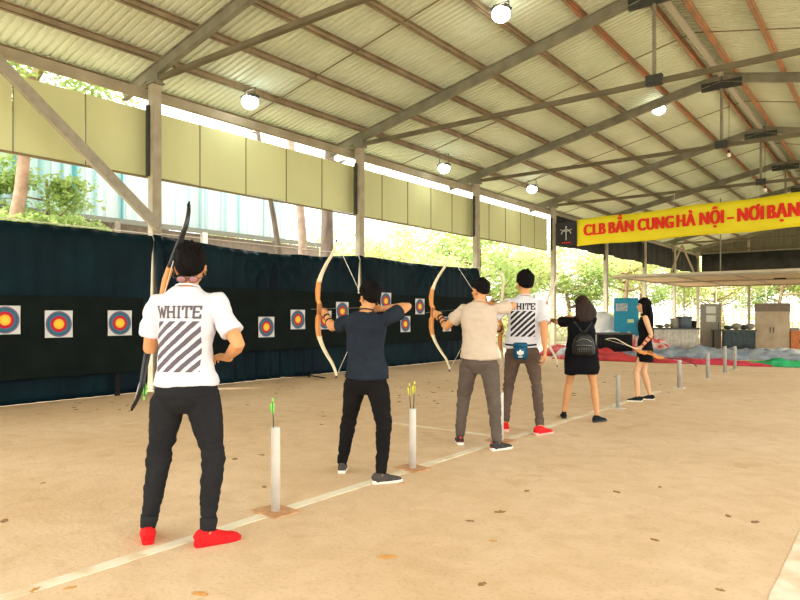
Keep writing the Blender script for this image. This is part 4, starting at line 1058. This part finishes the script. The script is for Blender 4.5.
# things on and under the tables
def putbox(px, pyb, d, w_, dp, h, m, name, lab, cat, rz=YAW, lid=None):
    p = PD(px, pyb, d); t = thing(name, lab, cat, p, rz)
    b = NB(); loft(b, [(0, 0, 0), (0, 0, h*.5), (0, 0, h*.95), (0, 0, h)], [w_/2*.9, w_/2*.95, w_/2, w_/2*1.04], [dp/2*.9, dp/2*.95, dp/2, dp/2*1.04], n=24, p=6); obj('tub', b, m, t, True)
    b = NB(); loft(b, [(0, 0, h+.001), (0, 0, h+.02)], [w_/2*1.08, w_/2*1.06], [dp/2*1.08, dp/2*1.06], n=24, p=6); obj('lid', b, lid or m, t)
putbox(684, 327.8, 21.8, .42, .4, .36, mat('bin_grey', (.10, .12, .13), .6, var=.2), 'storage_bin', 'dark grey bin on the skirted table', 'bin')
putbox(675, 327.8, 21.9, .25, .3, .30, mat('bin_tan', (.42, .36, .26), .7, var=.3), 'storage_bin', 'tan bin left of the grey bin on the skirted table', 'bin')
putbox(692, 327.8, 21.9, .22, .3, .22, M_blkm, 'storage_bin', 'small black bin right of the grey bin on the skirted table', 'bin')
for k, (px, w_, h) in enumerate(((660, .3, .10), (667, .2, .14), (728, .3, .16), (736, .35, .22), (744, .3, .16), (750, .32, .22))):
    p = PD(px, 327.6 if px < 700 else 329.6, 22 if px < 700 else 22.9); b = NB(); ell(b, (0, 0, h/2), (w_/2, .12, h/2), None, 3)
    for v in b.verts: v.co += v.co.normalized()*.03*noise.noise(v.co*9+Vector((k, 0, 0))); v.co.z = max(0, v.co.z)
    o = obj('cloth_bag', b, [mat('bag_dark', (.06, .07, .07), .8, var=.4), mat('bag_tan', (.35, .30, .22), .8, var=.4)][k % 2], None, True, p)
    tag(o, ['lumpy dark bag at the left end of the skirted table', 'tan bundle beside the tan bin', 'dark bundle at the left end of the dark table', 'tan bundle second from the left on the dark table', 'dark bundle third from the left on the dark table', 'tan bundle at the right end of the dark table'][k], 'bag')
p = PD(681, 345, 21.3); b = NB(); box(b, -.35, .35, 0, .02, 0, .0); b.free()
# wooden bench and posts near the tubes
b = NB(); g = GR(736, 352); t = thing('wooden_bench', 'low wooden bench behind the farthest arrow tubes', 'bench', (g.x, g.y+1.2, 0), YAW)
b.free(); b = NB(); box(b, -.55, .55, -.16, .16, .42, .48); obj('seat', b, mat('bench_wood', (.50, .32, .16), .7, var=.3, vmap=(.3, 4, 4)), t)
for sx in (-1, 1):
    b = NB(); box(b, sx*.45-.03, sx*.45+.03, -.14, .14, 0, .42); obj('leg', b, mat('bench_wood', (.5, .32, .16)), t)
# white cloth-covered stand left of the locker
g = PD(598, 312, 24); b = NB(); loft(b, [(0, 0, 0), (0, 0, .5), (0, 0, 1.2), (0, 0, 1.42)], [.75, .7, .62, .25], [.5, .45, .4, .15], n=30, p=3); b = remesh(b, .03, 2); wrinkle(b, .05, (4, 4, 2), 3)
tag(obj('covered_stall', b, mat('white_cover', (.70, .68, .66), .8), None, True, (g.x, g.y, 0)), 'white cloth-covered stall left of the blue locker', 'stall')
# far fence
b = NB()
t = thing('fence', 'far wire fence with thin white posts behind the cabinets', 'fence')
b.free()
k = 0
for xx in [-13+1.5*i for i in range(13)]:
    b = NB(); tube(b, [(xx, 48.5, -.06), (xx, 48.5, 2.6 if k % 2 else 3.2)], .03, 6); obj('post', b, mat('fence_white', (.72, .68, .55), .6), t); k += 1
b = NB()
for z in (.3, .8, 1.3, 1.8): beam(b, (-13, 48.5, z), (5, 48.5, z), .025, .025)
for i in range(90): x = -13+i*.2; beam(b, (x, 48.5, .1), (x, 48.5, 1.3), .012, .012)
obj('wire_rails', b, mat('fence_wire', (.35, .33, .25), .6), t)
b = NB()
t = thing('fence', 'white rail fence running along the left side beyond the curtain', 'fence'); b.free()
for yy in [18.5+2.2*i for i in range(12)]:
    b = NB(); tube(b, [(-13.2, yy, -.06), (-13.2, yy, 1.5)], .03, 6); obj('post', b, mat('fence_white', (.72, .68, .55), .6), t)
b = NB(); [beam(b, (-13.2, 18.5, z), (-13.2, 43, z), .03, .04) for z in (.5, 1.0, 1.45)]; obj('rails', b, mat('fence_white', (.72, .68, .55), .6), t)

# ------------------------------------------------------------------ corrugated building outside left
t = thing('corrugated_building', 'building outside with a pale cyan corrugated upper wall, seen above the curtain', 'building')
M_cor = mat('corrugated_white', (.68, .78, .77), .5, col2=(.24, .54, .57), vscale=.9, vmap=(0, 4, .05), lo=.36, hi=.48, trans=.15); M_corb = mat('corrugated_cyan', (.58, .72, .73), .5, col2=(.10, .38, .43), vscale=.9, vmap=(0, 4, .05), lo=.38, hi=.55, trans=.15)
def corr(x, y0, y1, z0, z1, m, nm, pitch=.30):
    b = NB(); yy = y0; pr = None
    while yy < y1:
        for dy, dx in ((0, 0), (pitch*.55, 0), (pitch*.65, .05), (pitch*.9, .05)):
            r = [b.verts.new((x+dx, yy+dy, z0)), b.verts.new((x+dx, yy+dy, z1))]
            if pr: b.faces.new((pr[0], r[0], r[1], pr[1]))
            pr = r
        yy += pitch
    obj(nm, b, m, t)
corr(-17.6, 2.0, 8.6, 4.0, 6.6, M_corb, 'upper_wall'); corr(-17.65, 8.6, 16, 4.0, 6.6, M_cor, 'upper_wall')
b = NB()
for k in range(6): beam(b, (-17.5, 2+k*2.6, 4.0), (-17.5, 2+k*2.6, 6.6), .05, .07, (1, 0, 0))
obj('batten', b, M_corb, t)
b = NB(); beam(b, (-17.5, 2, 3.95), (-17.5, 18, 3.95), .12, .14); obj('sill_beam', b, mat('sill_grey', (.22, .22, .18), .7), t)
b = NB(); box(b, -19.2, -17.8, 2, 18, 3.0, 3.9); obj('lower_wall', b, mat('lower_wall', (.34, .27, .22), .8, var=.2), t)
b = NB(); beam(b, (-17.4, 2, 3.35), (-17.4, 19, 3.35), .06, .09); obj('gutter', b, mat('gutter_pink', (.68, .55, .45), .6), t)
for yy in (3, 6.5, 9.6, 12.5, 15.5):
    b = NB(); beam(b, (-17.45, yy, -.06), (-17.45, yy, 3.9), .16, .16, (1, 0, 0)); obj('pillar', b, mat('pillar_white', (.8, .76, .68), .7) if yy == 12.5 else mat('lower_wall', (.34, .27, .22)), t)
b = NB(); v = [b.verts.new(q) for q in ((-17.9, 2, 6.6), (-17.9, 16, 6.6), (-25, 16, 6.8), (-25, 2, 6.8))]; b.faces.new(v); o = obj('roof', b, M_cor, t); md = o.modifiers.new('s', 'SOLIDIFY'); md.thickness = .06
b = NB(); box(b, -25, -24.8, 2, 16, -.06, 6.6); obj('rear_wall', b, mat('lower_wall', (.34, .27, .22)), t)

# ------------------------------------------------------------------ trees
def leafm(n, c, c2): return mat(n, c, .6, col2=c2, vscale=.9, trans=.45, spec=.2)
LM = [leafm('leaf_fresh', (.46, .57, .20), (.32, .44, .13)), leafm('leaf_yellow', (.66, .68, .32), (.52, .57, .22)), leafm('leaf_pale', (.80, .80, .45), (.66, .70, .34)), leafm('leaf_deep', (.16, .30, .07), (.09, .20, .05))]
def tree(x, y, h, cr, nl, lm, lab, sd, trunk=.16, lean=(0, 0), z_lo=None, ls=.16, bark=None, cz=.7, flat=.6, nb=9, ub=.42):
    rr = random.Random(sd); t = thing('tree', lab, 'tree', (x, y, -.06), 0, 'trees around the hall')
    b = NB(); pts = []; N = 9
    for i in range(N+1):
        u = i/N; pts.append(Vector((lean[0]*u+.12*noise.noise(Vector((u*3, sd, 0))), lean[1]*u+.12*noise.noise(Vector((u*3, sd, 5))), u*h*cz)))
    tube(b, pts, [trunk*(1.25 if i == 0 else 1)*(1-.55*i/N) for i in range(N+1)], 10)
    ends = []
    for k in range(nb):
        u = rr.uniform(ub, 1); p0 = pts[int(u*N)]; a = rr.uniform(0, 2*PI); L = cr*rr.uniform(.55, 1.0)
        e = p0+Vector((math.cos(a)*L, math.sin(a)*L, L*rr.uniform(.15, .7))); m_ = p0.lerp(e, .5)+Vector((0, 0, -.1*L)); 
        tube(b, [p0, m_, e], [trunk*.42, trunk*.25, trunk*.08], 6); ends.append(e); ends.append(m_.lerp(e, .5)+Vector((rr.uniform(-.4, .4), rr.uniform(-.4, .4), .3)))
    ends.append(pts[-1]+Vector((0, 0, h*(1-cz)*.6)))
    obj('trunk', b, bark or M_bark, t, True)
    # sub clumps
    cl = []
    for e in ends:
        for _ in range(4): cl.append((e+Vector((rr.gauss(0, .35), rr.gauss(0, .35), rr.gauss(0, .25)))*cr*.35, cr*rr.uniform(.12, .26)))
    vs, fs = [], []
    for k in range(nl):
        c, r_ = cl[k % len(cl)]; d = Vector((rr.gauss(0, 1), rr.gauss(0, 1), rr.gauss(0, flat)))*r_*.75
        p = c+d
        if z_lo is not None and p.z < z_lo: p.z = z_lo+rr.random()*.5
        a = Vector((rr.gauss(0, 1), rr.gauss(0, 1), rr.gauss(0, .5))).normalized(); n2 = a.cross(Vector((rr.gauss(0, .6), rr.gauss(0, .6), 1))).normalized(); q = ls*rr.uniform(.6, 1.3)
        i = len(vs); vs += [p-a*q*.5, p+n2*q*.22+Vector((0, 0, -.01)), p+a*q*.5, p-n2*q*.22]; fs.append((i, i+1, i+2, i+3))
    me = bpy.data.meshes.new('foliage'); me.from_pydata([tuple(v) for v in vs], [], fs); me.materials.append(lm)
    o = bpy.data.objects.new('foliage', me); COL.objects.link(o); o.parent = t; return t
# left: tree with trunk above the curtain
tree(-15.0, 5.45, 8.6, 2.0, 6000, LM[0], 'tall tree with a pinkish bare trunk at the left edge above the curtain', 11, .19, (.1, 1.05), 5.6, .17, mat('bark_pink', (.50, .32, .22), .9, var=.35, vscale=5), .85, nb=9, ub=.8)
tree(-15.6, 6.9, 6.6, 1.4, 15000, LM[0], 'low feathery green tree in front of the left end of the corrugated building', 12, .07, (0, 0), 3.0, .15, None, .68, .55, nb=14, ub=.5)
tree(-16.9, 5.0, 6.2, 1.7, 7000, LM[3], 'dark green bush filling the gap behind the pinkish trunk', 17, .08, (0, 0), 3.0, .15, None, .65, .5)
tree(-13.4, 12.7, 7.4, 1.3, 160, LM[1], 'thin bare trunk leaning left, just right of the corrugated building', 13, .10, (-.3, -1.3), 5.4, .14, M_barkd, .95, nb=3, ub=.85)
tree(-14.2, 13.9, 8.5, 1.4, 500, LM[1], 'pale mottled trunk between the leaning trunk and the thick dark trunk', 14, .17, (-.2, -.6), 4.0, .16, mat('bark_pale', (.46, .34, .26), .9, var=.3, vscale=5), .95, nb=4, ub=.7)
tree(-14.6, 15.0, 8.5, 1.5, 900, LM[0], 'thick dark trunk nearest to the second column', 15, .27, (.1, .1), 4.0, .14, M_barkd, .95, nb=5, ub=.6)
ft = [(-17.5, 24, 6.0, 3.4, 1, 'yellow-green tree between the second and third columns'), (-16.5, 29, 6.8, 3.0, 0, 'fresh green tree just right of the third column'),
      (-19, 35, 8.5, 4.0, 1, 'broad yellow-green tree behind the heads of the middle archers'), (-15.5, 37, 6.5, 2.6, 0, 'green tree left of the fourth column'),
      (-14.5, 43, 8.5, 3.0, 1, 'tree with forked trunk under the left end of the banner'), (-15.5, 50, 8.0, 3.4, 0, 'bright tree above the blue locker'),
      (-11.5, 54, 7.0, 3.2, 1, 'yellow-green tree behind the left end of the awning'), (-7.5, 57, 7.0, 3.4, 0, 'green tree seen behind the middle of the awning'),
      (-3.5, 60, 7.5, 3.4, 1, 'yellow-green tree behind the cream cabinet'), (.8, 62, 7.5, 3.6, 0, 'green tree behind the right edge of the awning'),
      (-23, 30, 9.0, 4.0, 0, 'tall green tree farther out beyond the third column'), (-24, 45, 9.0, 4.2, 1, 'tall yellow tree farther out beyond the fourth column'), (-22, 20, 5.5, 3.2, 1, 'low yellow-green tree at the right end of the corrugated building'),
      (-13, 66, 10, 5.0, 2, 'tall pale tree far behind the blue locker'), (-5, 70, 10, 5.0, 2, 'tall pale tree far behind the olive cabinet'), (3, 72, 10, 5.0, 2, 'tall pale tree far behind the right edge')]
for k, (x, y, h, c_, mi, lab) in enumerate(ft):
    tree(x, y, h, c_, 5200 if y < 48 else 8000, LM[mi], lab, 30+k, .16+.03*(k % 3), (R.uniform(-.6, .6), R.uniform(-.6, .6)), .9, .27, M_bark, .62, .75, nb=12)
# hedge row low behind the fences
def hedge(x0, y0, x1, y1, h, lab, sd):
    rr = random.Random(sd); vs, fs = [], []
    L = math.hypot(x1-x0, y1-y0)
    for k in range(int(L*260)):
        u = rr.random(); p = Vector((lerp(x0, x1, u)+rr.gauss(0, .45), lerp(y0, y1, u)+rr.gauss(0, .45), 0)); hh = h*(.75+.35*noise.noise(Vector((u*L*.7, sd, 0))))
        p.z = hh*rr.random()**.7
        a = Vector((rr.gauss(0, 1), rr.gauss(0, 1), rr.gauss(0, .6))).normalized(); n2 = a.cross(Vector((rr.gauss(0, .6), rr.gauss(0, .6), 1))).normalized(); q = .22*rr.uniform(.6, 1.3)
        i = len(vs); vs += [p-a*q*.5, p+n2*q*.22, p+a*q*.5, p-n2*q*.22]; fs.append((i, i+1, i+2, i+3))
    me = bpy.data.meshes.new('hedge'); me.from_pydata([tuple(v) for v in vs], [], fs); me.materials.append(LM[1])
    o = bpy.data.objects.new('hedge', me); COL.objects.link(o); tag(o, lab, 'hedge')
hedge(-14.6, 18, -14.6, 47, 1.9, 'leafy yellow-green hedge along the left side beyond the rail fence', 3)
hedge(-14, 50.5, 5, 50.5, 2.2, 'leafy yellow-green hedge across the far end behind the fence', 4)

# ------------------------------------------------------------------ dry leaves and crumbs on the floor
M_dl = [mat('dry_leaf_brown', (.30, .17, .08), .9), mat('dry_leaf_orange', (.58, .30, .10), .9), mat('dirt_dark', (.10, .07, .05), .95)]
dl = [(px, py, k, s_, 'floor') for px, py, k, s_ in [(387, 557, 1, .09), (402, 483, 1, .04), (493, 541, 1, .04), (35, 590, 1, .06), (70, 588, 1, .05), (264, 487, 0, .05), (262, 455, 0, .06), (235, 459, 0, .07), (500, 512, 0, .07), (655, 540, 0, .05), (482, 584, 0, .05),
      (527, 491, 0, .05), (617, 492, 0, .06), (660, 487, 0, .04), (43, 483, 0, .04), (4, 521, 0, .07), (200, 594, 1, .07), (755, 522, 0, .06), (728, 516, 0, .05), (470, 521, 0, .05), (720, 590, 0, .04)]]
for n_, xa, xb, ya, yb_, sa, wh in ((26, 395, 470, 373, 405, .08, 'beyond the navy archer'), (16, 245, 335, 382, 425, .06, 'left of the navy archer'),
                            (10, 60, 130, 400, 412, .06, 'in front of the left curtain'), (12, 555, 680, 372, 398, .07, 'in front of the tarps')):
    for _ in range(n_): dl.append((R.uniform(xa, xb), R.uniform(ya, yb_), 2, R.uniform(.03, sa), wh))
def ordw(n):
    return '%d%s' % (n, 'th' if 10 <= n % 100 <= 20 else {1: 'st', 2: 'nd', 3: 'rd'}.get(n % 10, 'th'))
dl.sort(); cnt = {}
protos = []
for k in range(3):
    b = NB(); n = 14; ring = []
    for i in range(n):
        a = 2*PI*i/n; r_ = 1+.35*noise.noise(Vector((math.cos(a)*2, math.sin(a)*2, k*7))); ring.append((r_*math.cos(a), .55*r_*math.sin(a)))
    lo_ = [b.verts.new((x, y, .02)) for x, y in ring]; up_ = [b.verts.new((x*.85, y*.85, .16+.12*math.sin(i*2.1))) for i, (x, y) in enumerate(ring)]; c = b.verts.new((0, 0, .25))
    b.faces.new(lo_[::-1])
    for i in range(n): j = (i+1) % n; b.faces.new((lo_[i], lo_[j], up_[j], up_[i])); b.faces.new((up_[i], up_[j], c))
    me = bpy.data.meshes.new('leaf'); b.to_mesh(me); b.free(); me.materials.append(M_dl[k]); protos.append(me)
for px, py, k, s_, wh in dl:
    cnt[wh] = cnt.get(wh, 0)+1
    g = GR(px, py); o = bpy.data.objects.new('dry_leaf' if k < 2 else 'dirt_clod', protos[k]); COL.objects.link(o); o.location = (g.x, g.y, 0)
    o.rotation_euler = (0, 0, R.uniform(0, 6)); o.scale = (s_*.6, s_*.6, s_*.35)
    if k < 2: tag(o, '%s curled dry leaf on the open floor, %s from the left' % (['small brown', 'small orange'][k], ordw(cnt[wh])), 'leaf', 'dry leaves on the dusty floor')
    else: tag(o, 'small dark dirt clod %s, %s from the left' % (wh, ordw(cnt[wh])), 'dirt', 'dirt clods scattered towards the targets')
# a few sticks lying by the curtain
for k, (pa, pb) in enumerate([((292, 377), (325, 379)), ((296, 375), (310, 378))]):
    a, c = GR(*pa), GR(*pb); a.z = c.z = .02; b = NB(); tube(b, [a, (a+c)/2+Vector((0, .04, .03)), c], .014, 6)
    tag(obj('stick', b, M_blkm), ['long dark stick lying on the floor near the curtain', 'short dark stick crossing the long one near the curtain'][k], 'stick')
